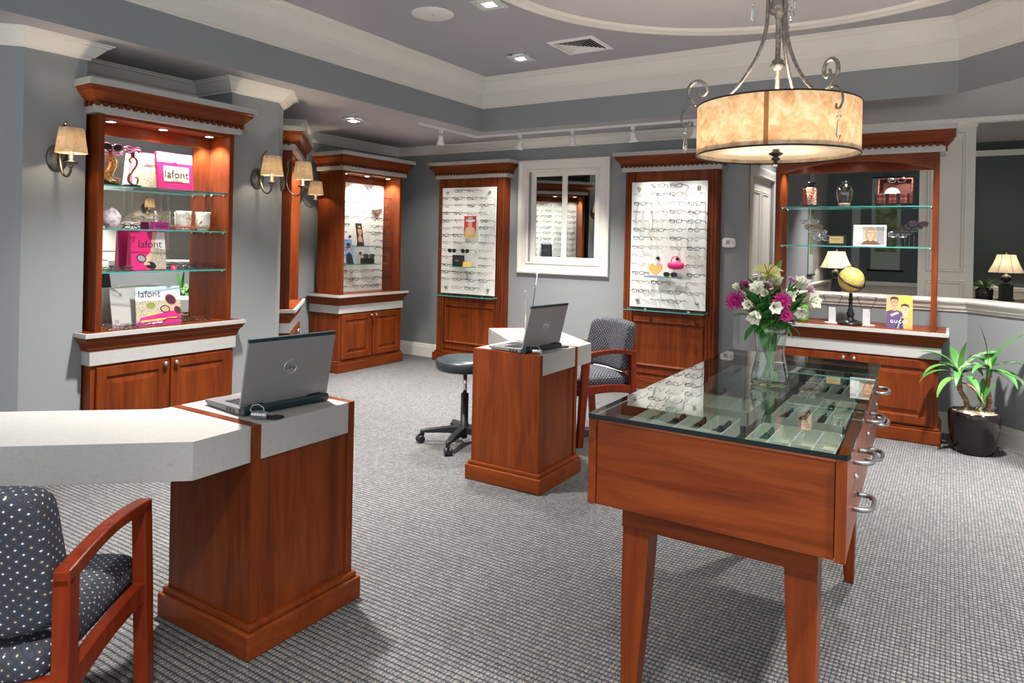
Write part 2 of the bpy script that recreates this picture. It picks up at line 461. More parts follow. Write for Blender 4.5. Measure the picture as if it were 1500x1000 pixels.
# ------------------------------------------------------------------ mesh builder
class MB:
    def __init__(self, mat=None):
        self.v = []; self.f = []; self.m = []; self.slots = []; self.mat = mat; self.M = None; self.sm = []

    def _mi(self, mat):
        mat = mat or self.mat
        if mat not in self.slots: self.slots.append(mat)
        return self.slots.index(mat)

    def vert(self, p):
        p = Vector(p)
        if self.M is not None: p = self.M @ p
        self.v.append(p); return len(self.v) - 1

    def face(self, idx, mat=None, smooth=False):
        self.f.append(tuple(idx)); self.m.append(self._mi(mat)); self.sm.append(smooth)

    def quad(self, a, b, c, d, mat=None):
        self.face([self.vert(p) for p in (a, b, c, d)], mat)

    def box(self, x0, x1, y0, y1, z0, z1, mat=None):
        i = [self.vert(p) for p in ((x0, y0, z0), (x1, y0, z0), (x1, y1, z0), (x0, y1, z0), (x0, y0, z1), (x1, y0, z1), (x1, y1, z1), (x0, y1, z1))]
        for q in ((0, 3, 2, 1), (4, 5, 6, 7), (0, 1, 5, 4), (1, 2, 6, 5), (2, 3, 7, 6), (3, 0, 4, 7)):
            self.face([i[k] for k in q], mat)
        return self

    def prism(self, poly, a, b, axis='z', mat=None, smooth=False):
        """extrude a 2-D outline between a and b along an axis; the outline's plane: z -> (x,y), y -> (x,z), x -> (y,z)"""
        def P(u, w, t):
            return {'z': (u, w, t), 'y': (u, t, w), 'x': (t, u, w)}[axis]
        lo = [self.vert(P(u, w, a)) for u, w in poly]; hi = [self.vert(P(u, w, b)) for u, w in poly]
        n = len(poly)
        self.face(lo[::-1], mat); self.face(hi, mat)
        for k in range(n):
            self.face((lo[k], lo[(k + 1) % n], hi[(k + 1) % n], hi[k]), mat, smooth)
        return self

    def tube(self, pts, r, n=8, mat=None, closed=False, flat=1.0):
        pts = [Vector(p) for p in pts]
        rr = r if isinstance(r, (list, tuple)) else [r] * len(pts)
        rings = []; up = None
        L = len(pts)
        for k, p in enumerate(pts):
            if closed: t = pts[(k + 1) % L] - pts[k - 1]
            else: t = pts[min(k + 1, L - 1)] - pts[max(k - 1, 0)]
            t.normalize()
            if up is None:
                up = Vector((0, 0, 1)) if abs(t.z) < 0.9 else Vector((1, 0, 0))
            a = t.cross(up)
            if a.length < 1e-6: a = t.cross(Vector((1, 0.2, 0)))
            a.normalize(); b = a.cross(t).normalized(); up = b
            rings.append([self.vert(p + (a * math.cos(2 * PI * j / n) + b * math.sin(2 * PI * j / n) * flat) * rr[k]) for j in range(n)])
        for k in range(L if closed else L - 1):
            A, B = rings[k], rings[(k + 1) % L]
            for j in range(n):
                self.face((A[j], A[(j + 1) % n], B[(j + 1) % n], B[j]), mat, True)
        if not closed:
            self.face(rings[0][::-1], mat); self.face(rings[-1], mat)
        return self

    def lathe(self, prof, c=(0, 0, 0), n=24, mat=None, sx=1.0, sy=1.0, axis='z', smooth=True, cap=True):
        rings = []; cap = cap and tuple(prof[0]) != tuple(prof[-1])
        for r, h in prof:
            ring = []
            for j in range(n):
                u, w = r * math.cos(2 * PI * j / n) * sx, r * math.sin(2 * PI * j / n) * sy
                p = {'z': (u, w, h), 'y': (u, h, w), 'x': (h, u, w)}[axis]
                ring.append(self.vert((c[0] + p[0], c[1] + p[1], c[2] + p[2])))
            rings.append(ring)
        for A, B in zip(rings, rings[1:]):
            for j in range(n):
                self.face((A[j], A[(j + 1) % n], B[(j + 1) % n], B[j]), mat, smooth)
        if cap and prof[0][0] > 1e-5: self.face(rings[0][::-1], mat)
        if cap and prof[-1][0] > 1e-5: self.face(rings[-1], mat)
        return self

    def ball(self, c, r, mat=None, n=16, s=(1, 1, 1)):
        prof = [(max(1e-6, math.sin(PI * k / (n // 2))) , -math.cos(PI * k / (n // 2))) for k in range(n // 2 + 1)]
        rings = []
        for q, h in prof:
            rings.append([self.vert((c[0] + r * q * math.cos(2 * PI * j / n) * s[0], c[1] + r * q * math.sin(2 * PI * j / n) * s[1], c[2] + r * h * s[2])) for j in range(n)])
        for A, B in zip(rings, rings[1:]):
            for j in range(n):
                self.face((A[j], A[(j + 1) % n], B[(j + 1) % n], B[j]), mat, True)
        return self

    def sweep(self, prof, path, mat=None, closed=False, close_prof=True):
        """run a profile of (offset to the right of the path, height) along a plan path with mitred corners"""
        path = [Vector((p[0], p[1])) for p in path]; n = len(path); rings = []
        for k in range(n):
            d0 = (path[k] - path[k - 1]) if (k > 0 or closed) else None
            d1 = (path[(k + 1) % n] - path[k]) if (k < n - 1 or closed) else None
            if d0 is None: d0 = d1
            if d1 is None: d1 = d0
            d0 = d0.normalized(); d1 = d1.normalized()
            n0 = Vector((d0.y, -d0.x)); n1 = Vector((d1.y, -d1.x))
            m = n0 + n1
            m = m / max(0.15, m.dot(n0))
            rings.append([self.vert((path[k].x + m.x * o, path[k].y + m.y * o, z)) for o, z in prof])
        P = len(prof)
        for k in range(n if closed else n - 1):
            A, B = rings[k], rings[(k + 1) % n]
            for j in range(P if close_prof else P - 1):
                self.face((A[j], A[(j + 1) % P], B[(j + 1) % P], B[j]), mat)
        if not closed and close_prof:
            self.face(rings[0], mat); self.face(rings[-1][::-1], mat)
        return self

    def rings(self, x0, x1, z0, z1, steps, mat=None, back=0.0, hole=False):
        """nested rectangles in x-z: (inset, y) steps, e.g. a raised door panel seen from -y"""
        loops = []
        st = [(0, back)] + list(steps)
        for i, y in st:
            loops.append([self.vert(p) for p in ((x0 + i, y, z0 + i), (x1 - i, y, z0 + i), (x1 - i, y, z1 - i), (x0 + i, y, z1 - i))])
        for A, B in zip(loops, loops[1:]):
            for j in range(4):
                self.face((A[j], A[(j + 1) % 4], B[(j + 1) % 4], B[j]), mat)
        if hole:
            for j in range(4):
                self.face((loops[-1][j], loops[-1][(j + 1) % 4], loops[0][(j + 1) % 4], loops[0][j]), mat)
        else:
            self.face(loops[-1], mat); self.face(loops[0][::-1], mat)
        return self

    def grid(self, fn, nu, nv, mat=None, close_u=False, smooth=True):
        g = [[self.vert(fn(i / nu, j / nv)) for j in range(nv + 1)] for i in range(nu + (0 if close_u else 1))]
        for i in range(nu):
            A = g[i]; B = g[(i + 1) % len(g)]
            for j in range(nv):
                self.face((A[j], B[j], B[j + 1], A[j + 1]), mat, smooth)
        return self

    def data(self, name):
        me = bpy.data.meshes.new(name)
        me.from_pydata([tuple(p) for p in self.v], [], self.f)
        for s in self.slots: me.materials.append(MATS[s])
        me.polygons.foreach_set('material_index', self.m)
        me.polygons.foreach_set('use_smooth', self.sm)
        bm = bmesh.new(); bm.from_mesh(me)
        bmesh.ops.recalc_face_normals(bm, faces=bm.faces[:])
        uv = bm.loops.layers.uv.new('UVMap')
        for f in bm.faces:
            nx, ny, nz = (abs(k) for k in f.normal)
            for l in f.loops:
                x, y, z = l.vert.co
                l[uv].uv = (y, z) if nx >= ny and nx >= nz else ((x, z) if ny >= nz else (x, y))
        bm.to_mesh(me); bm.free()
        return me

    def build(self, name, parent=None, loc=(0, 0, 0), rot=(0, 0, 0), bevel=0, seg=2, subsurf=0, label=None):
        o = bpy.data.objects.new(name, self.data(name))
        COL.objects.link(o)
        o.location = loc; o.rotation_euler = rot
        if parent is not None: o.parent = parent
        if bevel:
            b = o.modifiers.new('bevel', 'BEVEL'); b.width = bevel; b.segments = seg; b.limit_method = 'ANGLE'; b.angle_limit = R(35)
            b.harden_normals = False
        if subsurf:
            s = o.modifiers.new('subsurf', 'SUBSURF'); s.levels = subsurf; s.render_levels = subsurf
        if label: o['label'] = label
        return o


def tag(o, label, cat, group=None):
    o['label'] = label; o['category'] = cat
    if group: o['group'] = group
    return o


def thing(name, label, cat, loc=(0, 0, 0), rz=0.0, group=None, rot=None):
    o = bpy.data.objects.new(name, None)
    o.empty_display_size = 0.05
    COL.objects.link(o)
    o.location = loc; o.rotation_euler = rot or (0, 0, rz)
    return tag(o, label, cat, group)


def struct(o):
    o['kind'] = 'structure'
    return o


def copy_tree(o, parent=None):
    c = o.copy(); COL.objects.link(c)
    if parent is not None: c.parent = parent
    for ch in list(o.children): copy_tree(ch, c)
    return c


def bez(p0, p1, p2, p3, n=12):
    out = []
    for k in range(n + 1):
        t = k / n; u = 1 - t
        out.append(Vector(p0) * u ** 3 + Vector(p1) * 3 * u * u * t + Vector(p2) * 3 * u * t * t + Vector(p3) * t ** 3)
    return out


def smooth_path(pts, n=6):
    """Catmull-Rom through the points"""
    P = [Vector(p) for p in pts]; P = [P[0] * 2 - P[1]] + P + [P[-1] * 2 - P[-2]]
    out = []
    for k in range(1, len(P) - 2):
        a, b, c, d = P[k - 1:k + 3]
        for j in range(n):
            t = j / n
            out.append(0.5 * ((2 * b) + (c - a) * t + (2 * a - 5 * b + 4 * c - d) * t * t + (3 * b - a - 3 * c + d) * t ** 3))
    out.append(P[-2]); return out


def lettering(text, mat, size, parent, loc, rot=(PI / 2, 0, 0), extrude=0.0004, bold=0.0, spacing=1.0):
    cu = bpy.data.curves.new('lettering', 'FONT')
    cu.body = text; cu.size = size; cu.extrude = extrude; cu.align_x = 'CENTER'; cu.align_y = 'CENTER'
    cu.offset = bold if bold else -size * 0.006; cu.space_character = spacing; cu.resolution_u = 3
    t = bpy.data.objects.new('lettering_curve', cu); COL.objects.link(t)
    me = bpy.data.meshes.new_from_object(t.evaluated_get(bpy.context.evaluated_depsgraph_get()))
    bpy.data.objects.remove(t); bpy.data.curves.remove(cu)
    me.materials.clear(); me.materials.append(MATS[mat])
    o = bpy.data.objects.new('lettering', me); COL.objects.link(o)
    o.parent = parent; o.location = loc; o.rotation_euler = rot
    return o


# ------------------------------------------------------------------ the room
SOF, CEIL = 2.48, 3.0
mb = MB('carpet'); mb.box(-7.2, 3.8, -1.4, 11.4, -0.1, 0)
struct(mb.build('floor'))

Q = 0.70710678
def wline(s, out=0.0):          # a point on the 45-degree wall by the second cabinet, s along it, out into the room
    return (-4.885 - s * Q + out * Q, 4.045 + s * Q + out * Q)
LEFT = [(-5.9, 0.165), (-4.30, 1.765), (-4.30, 2.09), (-4.70, 2.09), (-4.70, 3.055), (-4.30, 3.055), (-4.30, 3.46),
        wline(-0.54), wline(-0.54, -0.42), wline(0.54, -0.42), wline(0.54), (-5.73, 4.89), (-5.73, 6.4)]
wall_prof = [(0, 0), (0, SOF), (-0.08, SOF), (-0.08, 0)]
mb = MB('wall_paint'); mb.sweep(wall_prof, LEFT); struct(mb.build('wall_left'))
# back wall with the window opening
WX0, WX1, WZ0, WZ1 = -3.86, -3.02, 1.155, 2.15
mb = MB('wall_paint')
for x0, x1, z0, z1 in ((-5.73, WX0, 0, SOF), (WX1, -1.55, 0, SOF), (WX0, WX1, 0, WZ0), (WX0, WX1, WZ1, SOF)):
    mb.box(x0, x1, 6.4, 6.5, z0, z1)
struct(mb.build('wall_back'))
# passage wall beyond the back wall, with a cased door
mb = MB('wall_paint')
mb.box(-1.65, -1.55, 6.5, 6.55, 0, 2.85); mb.box(-1.65, -1.55, 7.45, 11.2, 0, 2.85); mb.box(-1.65, -1.55, 6.55, 7.45, 2.06, 2.85)
struct(mb.build('wall_passage'))
mb = MB('far_wall_paint'); mb.box(-1.65, 3.7, 11.2, 11.3, 0.0, 2.85); struct(mb.build('wall_far'))
mb = MB('wall_paint'); mb.box(3.5, 3.6, 4.6, 11.3, 0, 2.85); struct(mb.build('wall_right'))  # unseen; front part left off so world light fills in from the right
# soffit round the raised tray, and the tray ceiling
TRAY = [(-4.02, -1.2), (-4.02, 5.72), (0.03, 5.72), (1.4, 4.35), (1.4, -1.2)]
mb = MB('soffit_paint')
mb.box(-6.7, -4.02, -1.2, 6.5, SOF, SOF + 0.1)
mb.prism([(-4.02, 5.72), (0.03, 5.72), (1.4, 4.35), (1.4, -1.2), (3.6, -1.2), (3.6, 6.86), (-1.65, 6.86), (-1.65, 6.5), (-4.02, 6.5)], SOF, SOF + 0.1)
struct(mb.build('ceiling_soffit'))
mb = MB('ceiling_paint'); mb.box(-4.2, 1.6, -1.2, 5.9, CEIL, CEIL + 0.1); struct(mb.build('ceiling'))
mb = MB('soffit_paint'); mb.box(-1.7, 3.6, 6.86, 11.3, 2.85, 2.95); struct(mb.build('ceiling_waiting_room'))
mb = MB('wall_paint'); mb.sweep([(0.003, SOF + 0.0008), (0.003, CEIL), (-0.07, CEIL), (-0.07, SOF + 0.0008)], TRAY); struct(mb.build('wall_tray'))
tray_crown = [(0.0, 2.71), (0.012, 2.71), (0.014, 2.72), (0.010, 2.726), (0.010, 2.845), (0.020, 2.850), (0.022, 2.862), (0.030, 2.868), (0.036, 2.885), (0.058, 2.915),
              (0.078, 2.945), (0.082, 2.955), (0.094, 2.960), (0.098, 2.978), (0.108, 2.984), (0.112, CEIL), (0, CEIL)]
mb = MB('trim_paint'); mb.sweep(tray_crown, TRAY); struct(mb.build('trim_1'))
crown = [(0, 2.388), (0.012, 2.388), (0.016, 2.400), (0.030, 2.408), (0.052, 2.432), (0.074, 2.456), (0.088, 2.462), (0.092, 2.470), (0.104, 2.474), (0.106, SOF), (0, SOF)]
mb = MB('trim_paint'); mb.sweep(crown, LEFT[:3] + LEFT[3:] + [(-1.55, 6.4)]); struct(mb.build('trim_2'))
base_prof = [(0, 0), (0.018, 0), (0.018, 0.115), (0.013, 0.122), (0.013, 0.132), (0.006, 0.152), (0, 0.155)]
mb = MB('trim_paint'); mb.sweep(base_prof, LEFT); struct(mb.build('baseboard_left'))
mb = MB('trim_paint'); mb.sweep(base_prof, [(-5.73, 6.4), (-1.55, 6.4)]); struct(mb.build('baseboard_back'))
# round medallion moulding on the tray ceiling and the lighter field within it
RC = (-0.82, 3.645)
mb = MB('trim_paint')
mb.lathe([(1.63, CEIL), (1.63, CEIL - 0.022), (1.648, CEIL - 0.030), (1.662, CEIL - 0.022), (1.678, CEIL - 0.036), (1.70, CEIL - 0.040), (1.716, CEIL - 0.026), (1.735, CEIL - 0.022), (1.735, CEIL)],
         (RC[0], RC[1], 0), 128, sx=1, sy=1)
struct(mb.build('trim_3'))
mb = MB('medallion_paint'); mb.lathe([(1.64, CEIL - 0.004), (1.64, CEIL)], (RC[0], RC[1], 0), 96); struct(mb.build('ceiling_medallion'))
# header trim where the soffit ends over the half wall
mb = MB('trim_paint'); mb.box(-1.55, 3.5, 6.80, 6.90, SOF - 0.035, SOF + 0.0); struct(mb.build('trim_4'))
mb = MB('wall_paint'); mb.box(-1.55, 3.5, 6.86, 6.94, SOF, 2.85); struct(mb.build('wall_header'))

# half wall with a white cap, bending 45 degrees towards the room
KN = [(-1.55, 6.2), (0.12, 6.2), (1.12, 5.2)]
mb = MB('wall_paint'); mb.sweep([(0, 0), (0, 0.93), (-0.14, 0.93), (-0.14, 0)], KN); struct(mb.build('wall_half'))
cap = [(-0.17, 0.985), (0.035, 0.985), (0.046, 0.990), (0.050, 1.002), (0.046, 1.014), (0.035, 1.018), (-0.17, 1.018)]
capb = [(-0.02, 0.925), (0.010, 0.925), (0.014, 0.94), (0.024, 0.95), (0.030, 0.97), (0.036, 0.985), (-0.02, 0.985)]
mb = MB('trim_paint'); mb.sweep(cap, KN); mb.sweep(capb, KN); struct(mb.build('trim_5'))
mb = MB('trim_paint'); mb.sweep(base_prof, KN); struct(mb.build('baseboard_half'))
# panelled square column beyond the half wall
def panelled(mb, x0, x1, z0, z1, y, frame=0.05):
    mb.rings(x0, x1, z0, z1, [(0, y - 0.003), (0.012, y - 0.012), (0.022, y - 0.006), (0.030, y - 0.012), (0.042, y - 0.002)], back=y)
mb = MB('panel_paint'); mb.box(-0.235, 0.166, 6.90, 7.30, 0, SOF + 0.02)
mb.box(-0.245, 0.176, 6.89, 7.31, SOF - 0.06, SOF - 0.035)
panelled(mb, -0.18, 0.11, 1.20, 2.38, 6.90); panelled(mb, -0.18, 0.11, 0.15, 1.14, 6.90)
struct(mb.build('trim_6'))
# waiting room: wainscot, chair rail, crown
mb = MB('wainscot_paint'); mb.box(-1.55, 3.5, 11.185, 11.2, 0, 0.88)
for k in range(8): panelled(mb, -1.45 + k * 0.62, -0.93 + k * 0.62, 0.2, 0.78, 11.185)
mb.box(-1.55, -1.535, 7.45, 11.185, 0, 0.88)
struct(mb.build('trim_7'))
mb = MB('trim_paint')
for a in ([(-1.55, 7.5), (-1.55, 11.2), (3.5, 11.2)],):
    mb.sweep([(0.015, 0.86), (0.03, 0.865), (0.045, 0.90), (0.05, 0.905), (0.05, 0.92), (0.0, 0.92), (0.0, 0.86)], a)
    mb.sweep([(0, 2.66), (0.02, 2.66), (0.05, 2.70), (0.07, 2.73), (0, 2.73)], a)
struct(mb.build('trim_8'))
# panelled return on the far right of the room (seen in the niche mirror)
mb = MB('panel_paint')
mb.M = Matrix.Translation((2.3, 0, 0)) @ Matrix.Rotation(-PI / 2, 4, 'Z')
mb.box(-8.6, -5.45, 0, 0.12, 0, SOF)
for k in range(5): panelled(mb, -8.5 + k * 0.61, -7.98 + k * 0.61, 1.10, 2.30, 0); panelled(mb, -8.5 + k * 0.61, -7.98 + k * 0.61, 0.15, 1.0, 0)
struct(mb.build('wall_panelled'))

# window 1: cased sliding window with mirror-like panes
mb = MB('trim_paint')
x0, x1, z0, z1 = -3.985, -2.905, 1.045, 2.258
mb.M = Matrix.Translation((0, 6.4, 0))
mb.rings(x0, x1, z0, z1, [(0, -0.030), (0.012, -0.036), (0.028, -0.034), (0.045, -0.022), (0.10, -0.018), (0.106, -0.026), (0.118, -0.026), (0.122, -0.016), (0.124, 0.085)], hole=True, back=0.0)
W = mb.build('window_1', bevel=0.002); struct(W)
mb = MB('trim_paint')
for k, (a, b, y) in enumerate(((-3.858, -3.415, 0.050), (-3.462, -3.025, 0.022))):
    mb = MB('trim_paint'); mb.M = Matrix.Translation((0, 6.4, 0))
    mb.rings(a, b, 1.168, 2.145, [(0, y - 0.012), (0.055, y - 0.012), (0.060, y - 0.004)], hole=True, back=y + 0.012)
    s = mb.build('sash', W)
    mb = MB('dark_mirror_glass'); mb.M = Matrix.Translation((0, 6.4, 0)); mb.box(a + 0.05, b - 0.05, y, y + 0.006, 1.22, 2.095)
    mb.build('pane', s)
mb = MB('grey_handle'); mb.M = Matrix.Translation((0, 6.4, 0)); mb.box(-3.74, -3.69, -0.02, 0.0, 1.160, 1.170); mb.box(-3.48, -3.42, -0.02, 0.0, 1.160, 1.170)
mb.build('latch', W)
# door 1 in the passage wall, facing +x
mb = MB('panel_paint')
mb.M = Matrix.Translation((-1.55, 0, 0)) @ Matrix.Rotation(PI / 2, 4, 'Z')      # local x -> +y, local -y -> +x
mb.rings(6.46, 7.54, 0.0, 2.14, [(0, -0.022), (0.02, -0.026), (0.07, -0.016), (0.085, -0.016), (0.09, 0.06)], hole=True, back=0.0)
D = mb.build('door_1'); struct(D)
mb = MB('panel_paint'); mb.M = Matrix.Translation((-1.55, 0, 0)) @ Matrix.Rotation(PI / 2, 4, 'Z')
mb.box(6.555, 7.445, 0.03, 0.06, 0.01, 2.05)
for zz in ((0.2, 0.95), (1.08, 1.93)):
    panelled(mb, 6.66, 6.96, *zz, 0.03); panelled(mb, 7.04, 7.34, *zz, 0.03)
mb.build('door_leaf', D)
mb = MB('brushed_nickel'); mb.M = Matrix.Translation((-1.55, 0, 0)) @ Matrix.Rotation(PI / 2, 4, 'Z')
mb.lathe([(0.005, 0.03), (0.02, 0.025), (0.012, 0.0), (0.028, -0.02), (0.02, -0.04), (0.001, -0.045)], (7.38, 0, 1.0), 14, axis='y')
mb.build('door_handle', D)

# ------------------------------------------------------------------ eyeglasses
def super_ring(cx, cz, a, b, n, e, skew):
    out = []
    for k in range(n):
        t = 2 * PI * k / n
        c, s = math.cos(t), math.sin(t)
        u = a * math.copysign(abs(c) ** (2 / e), c); w = b * math.copysign(abs(s) ** (2 / e), s)
        out.append((cx + u, 0.0006 * (u * u) * 400 * 0.02, cz + w + skew * u))
    return out


def eyewear_mesh(mat, lens='lens_glass', a=0.0245, b=0.0155, e=3.0, r=0.0016, folded=False, temple=0.135, n=16, full=True, tmat=None, brow=None):
    """one pair: front in the x-z plane facing -y, lens centres at +-0.034, temples running back to +y"""
    mb = MB(mat); tm = tmat or mat
    for s in (-1, 1):
        ring = super_ring(s * 0.033, 0, a, b, n, e, s * 0.06)
        if full: mb.tube(ring, r, 5, closed=True)
        else: mb.tube(ring[:n // 2 + 1], r, 5)
        i = [mb.vert(p) for p in ring]; mb.face(i, lens)
        hx = s * (0.033 + a)
        if brow: mb.tube(ring[1:n // 2], r * 1.9, 5, brow)
        if not folded:
            mb.tube([(hx, 0.0, b * 0.45), (hx + s * 0.007, 0.004, b * 0.45), (hx + s * 0.008, 0.02, b * 0.45), (hx + s * 0.006, temple * 0.7, b * 0.4), (hx + s * 0.002, temple, b * 0.4 - 0.028)],
                    [r * 1.3, r * 1.5, r * 1.4, r * 1.1, r * 1.6], 5, tm)
        else:
            y = 0.010 if s > 0 else 0.015
            mb.tube([(hx, 0.0, b * 0.3), (hx + s * 0.005, y * 0.6, b * 0.3), (hx - s * 0.004, y, b * 0.3), (hx - s * 0.09, y, b * 0.1), (hx - s * 0.122, y, -b * 0.9)],
                    [r * 1.3, r * 1.5, r * 1.4, r * 1.3, r * 1.7], 5, tm)
    mb.tube([(-0.033 + a, 0, 0.003), (-0.004, -0.002, 0.007), (0.004, -0.002, 0.007), (0.033 - a, 0, 0.003)], r * 1.1, 5)
    return mb


STYLES = [
    ('black rectangular', eyewear_mesh('frame_black', b=0.0145, e=4.0, r=0.0026)),
    ('steel half-rim', eyewear_mesh('frame_steel', b=0.0140, e=3.4, r=0.0018, full=False)),
    ('brown oval', eyewear_mesh('frame_brown', b=0.0165, e=2.3, r=0.0022)),
    ('plum narrow', eyewear_mesh('frame_plum', b=0.0130, e=3.0, r=0.0020)),
    ('silver wire', eyewear_mesh('frame_silver', b=0.0155, e=2.6, r=0.0014, tmat='frame_steel')),
    ('navy square', eyewear_mesh('frame_blue', b=0.0170, e=4.0, r=0.0024)),
    ('gold wire', eyewear_mesh('frame_gold', b=0.0160, e=2.5, r=0.0014)),
]
STYLE_DATA = [(n, m.data('eyeglasses')) for n, m in STYLES]
SUN_DATA = eyewear_mesh('frame_black', 'sun_lens', 0.028, 0.021, 2.8, 0.0022).data('sunglasses')
FOLD_DATA = [(n, eyewear_mesh(f, l, a, b, e, r, True).data('folded_eyeglasses')) for n, f, l, a, b, e, r in (
    ('dark folded', 'frame_black', 'lens_glass', 0.026, 0.018, 3.2, 0.0024), ('dark brown folded', 'frame_brown', 'sun_lens', 0.028, 0.021, 2.8, 0.0028),
    ('silver folded', 'frame_silver', 'lens_glass', 0.025, 0.016, 2.6, 0.0015), ('black folded', 'frame_black', 'sun_lens', 0.029, 0.020, 2.5, 0.0026))]


def put_mesh(name, data, mat, label, cat, group=None):
    o = bpy.data.objects.new(name, data); COL.objects.link(o)
    o.matrix_world = mat
    return tag(o, label, cat, group)


def TR(x, y, z, rz=0, rx=0, ry=0, s=1.0):
    return Matrix.Translation((x, y, z)) @ Matrix.Rotation(R(rz), 4, 'Z') @ Matrix.Rotation(R(ry), 4, 'Y') @ Matrix.Rotation(R(rx), 4, 'X') @ Matrix.Scale(s, 4)


ORD = ['top', 'second', 'third', 'fourth', 'fifth', 'sixth', 'seventh', 'eighth', 'ninth', 'tenth', 'eleventh', 'twelfth', 'thirteenth', 'bottom']
ROWS = [1.928 - 0.0818 * k for k in range(14)]


def eyewear_wall(rnd, base, xs, skip, where, group, stand, colname, rods_parent, panel_y, yaw=(-16, 6)):
    """frames held on clear rods in front of a white panel, one object each; base: matrix of the unit"""
    for i, z in enumerate(ROWS):
        rod = None
        for j, x in enumerate(xs):
            if (i, j) in skip: continue
            k = rnd.choice([0, 0, 1, 1, 2, 3, 4, 4, 5, 6])
            n, d = STYLE_DATA[k]
            m = base @ TR(x + rnd.uniform(-.006, .006), stand + rnd.uniform(-.008, .008), z + rnd.uniform(-.004, .004), rnd.uniform(*yaw), rnd.uniform(-3, 5))
            row = ORD[i]
            put_mesh('eyeglasses', d, m, '%s eyeglasses, %s row, %s, on %s' % (n, row, colname[j], where), 'eyeglasses', group)
            r = MB('acrylic'); r.tube([(x, panel_y, z - 0.012), (x, stand + 0.01, z - 0.006)], 0.0032, 5)
            r.build('display_rod', rods_parent)


# ------------------------------------------------------------------ cabinets
def base_cabinet(root, W, D, knobs=True, wood_m='cherry_z'):
    """lower cupboard of a display unit: plinth, case, two raised-panel doors, pale band, moulding and counter; front at y=0"""
    w = W / 2 + 0.022
    mb = MB('cherry_x'); p = w + 0.022
    U = lambda e, back=D: [(-e, back), (-e, -(e - w)), (e, -(e - w)), (e, back)]
    mb.prism([(-w - 0.022, D), (-w - 0.022, -0.022), (w + 0.022, -0.022), (w + 0.022, D)], 0, 0.098)
    mb.prism([(-w - 0.012, D), (-w - 0.012, -0.012), (w + 0.012, -0.012), (w + 0.012, D)], 0.098, 0.118)
    mb.build('plinth', root, bevel=0.006)
    mb = MB('cherry_z'); mb.box(-w, w, 0, D, 0.118, 0.607); mb.build('case', root, bevel=0.002)
    for s in (-1, 1):
        mb = MB('cherry_z')
        x0, x1 = (-w + 0.028, -0.012) if s < 0 else (0.012, w - 0.028)
        mb.rings(x0, x1, 0.132, 0.592, [(0, -0.018), (0.004, -0.020), (0.056, -0.020), (0.062, -0.010), (0.072, -0.009), (0.104, -0.018)], back=0.0)
        d = mb.build('door', root)
        if knobs:
            k = MB('brushed_nickel'); k.lathe([(0.006, -0.019), (0.005, -0.030), (0.014, -0.036), (0.016, -0.042), (0.010, -0.050), (0.001, -0.052)], (s * 0.036, 0, 0.566), 14, axis='y')
            k.build('knob', d)
    mb = MB('laminate'); mb.box(-w - 0.012, w + 0.012, -0.014, D, 0.607, 0.690); mb.build('band', root, bevel=0.0015, label='pale grey laminate band')
    mb = MB('cherry_x')
    mb.sweep([(0.0, 0.690), (0.016, 0.690), (0.018, 0.700), (0.022, 0.704), (0.024, 0.722), (0.036, 0.742), (0.044, 0.748), (0.046, 0.760), (0.052, 0.764), (0.054, 0.774), (0.0, 0.774)],
             [(-w, D), (-w, 0), (w, 0), (w, D)])
    mb.build('moulding', root)
    mb = MB('laminate')
    mb.box(-w - 0.058, w + 0.058, -0.058, D, 0.774, 0.800)
    mb.box(-w - 0.040, w + 0.040, -0.040, D, 0.800, 0.8012, 'cherry_x')
    mb.build('counter', root, bevel=0.0015, label='pale laminate counter with a wooden top')


def cornice(root, W, D, side=True):
    w = W / 2
    P = [(-w, D), (-w, 0), (w, 0), (w, D)]
    mb = MB('laminate'); mb.sweep([(-0.02, 2.080), (0.034, 2.080), (0.034, 2.128), (-0.02, 2.128)], P); mb.build('band', root, label='pale grey laminate band')
    mb = MB('cherry_x')
    mb.sweep([(-0.02, 2.128), (0.030, 2.128), (0.030, 2.142), (0.044, 2.148), (0.048, 2.160), (0.058, 2.168), (0.076, 2.192), (0.084, 2.198), (0.086, 2.214), (0.094, 2.220), (0.096, 2.228), (-0.02, 2.228)], P)
    n = int(W / 0.040)
    for k in range(n + 1):
        x = -w - 0.03 + (W + 0.06) * k / n
        mb.box(x - 0.011, x + 0.011, -0.046, -0.028, 2.118, 2.143)
    for s in (-1, 1):
        m = max(2, int(D / 0.040))
        for k in range(m):
            y = D * (k + 0.5) / m
            mb.box(s * (w + 0.038) - 0.008, s * (w + 0.038) + 0.008, y - 0.011, y + 0.011, 2.118, 2.143)
    mb.build('cornice', root)
    mb = MB('laminate'); mb.prism([(-w - 0.104, D), (-w - 0.104, -0.104), (w + 0.104, -0.104), (w + 0.104, D)], 2.228, 2.265); mb.build('cap', root, label='pale grey laminate cap')


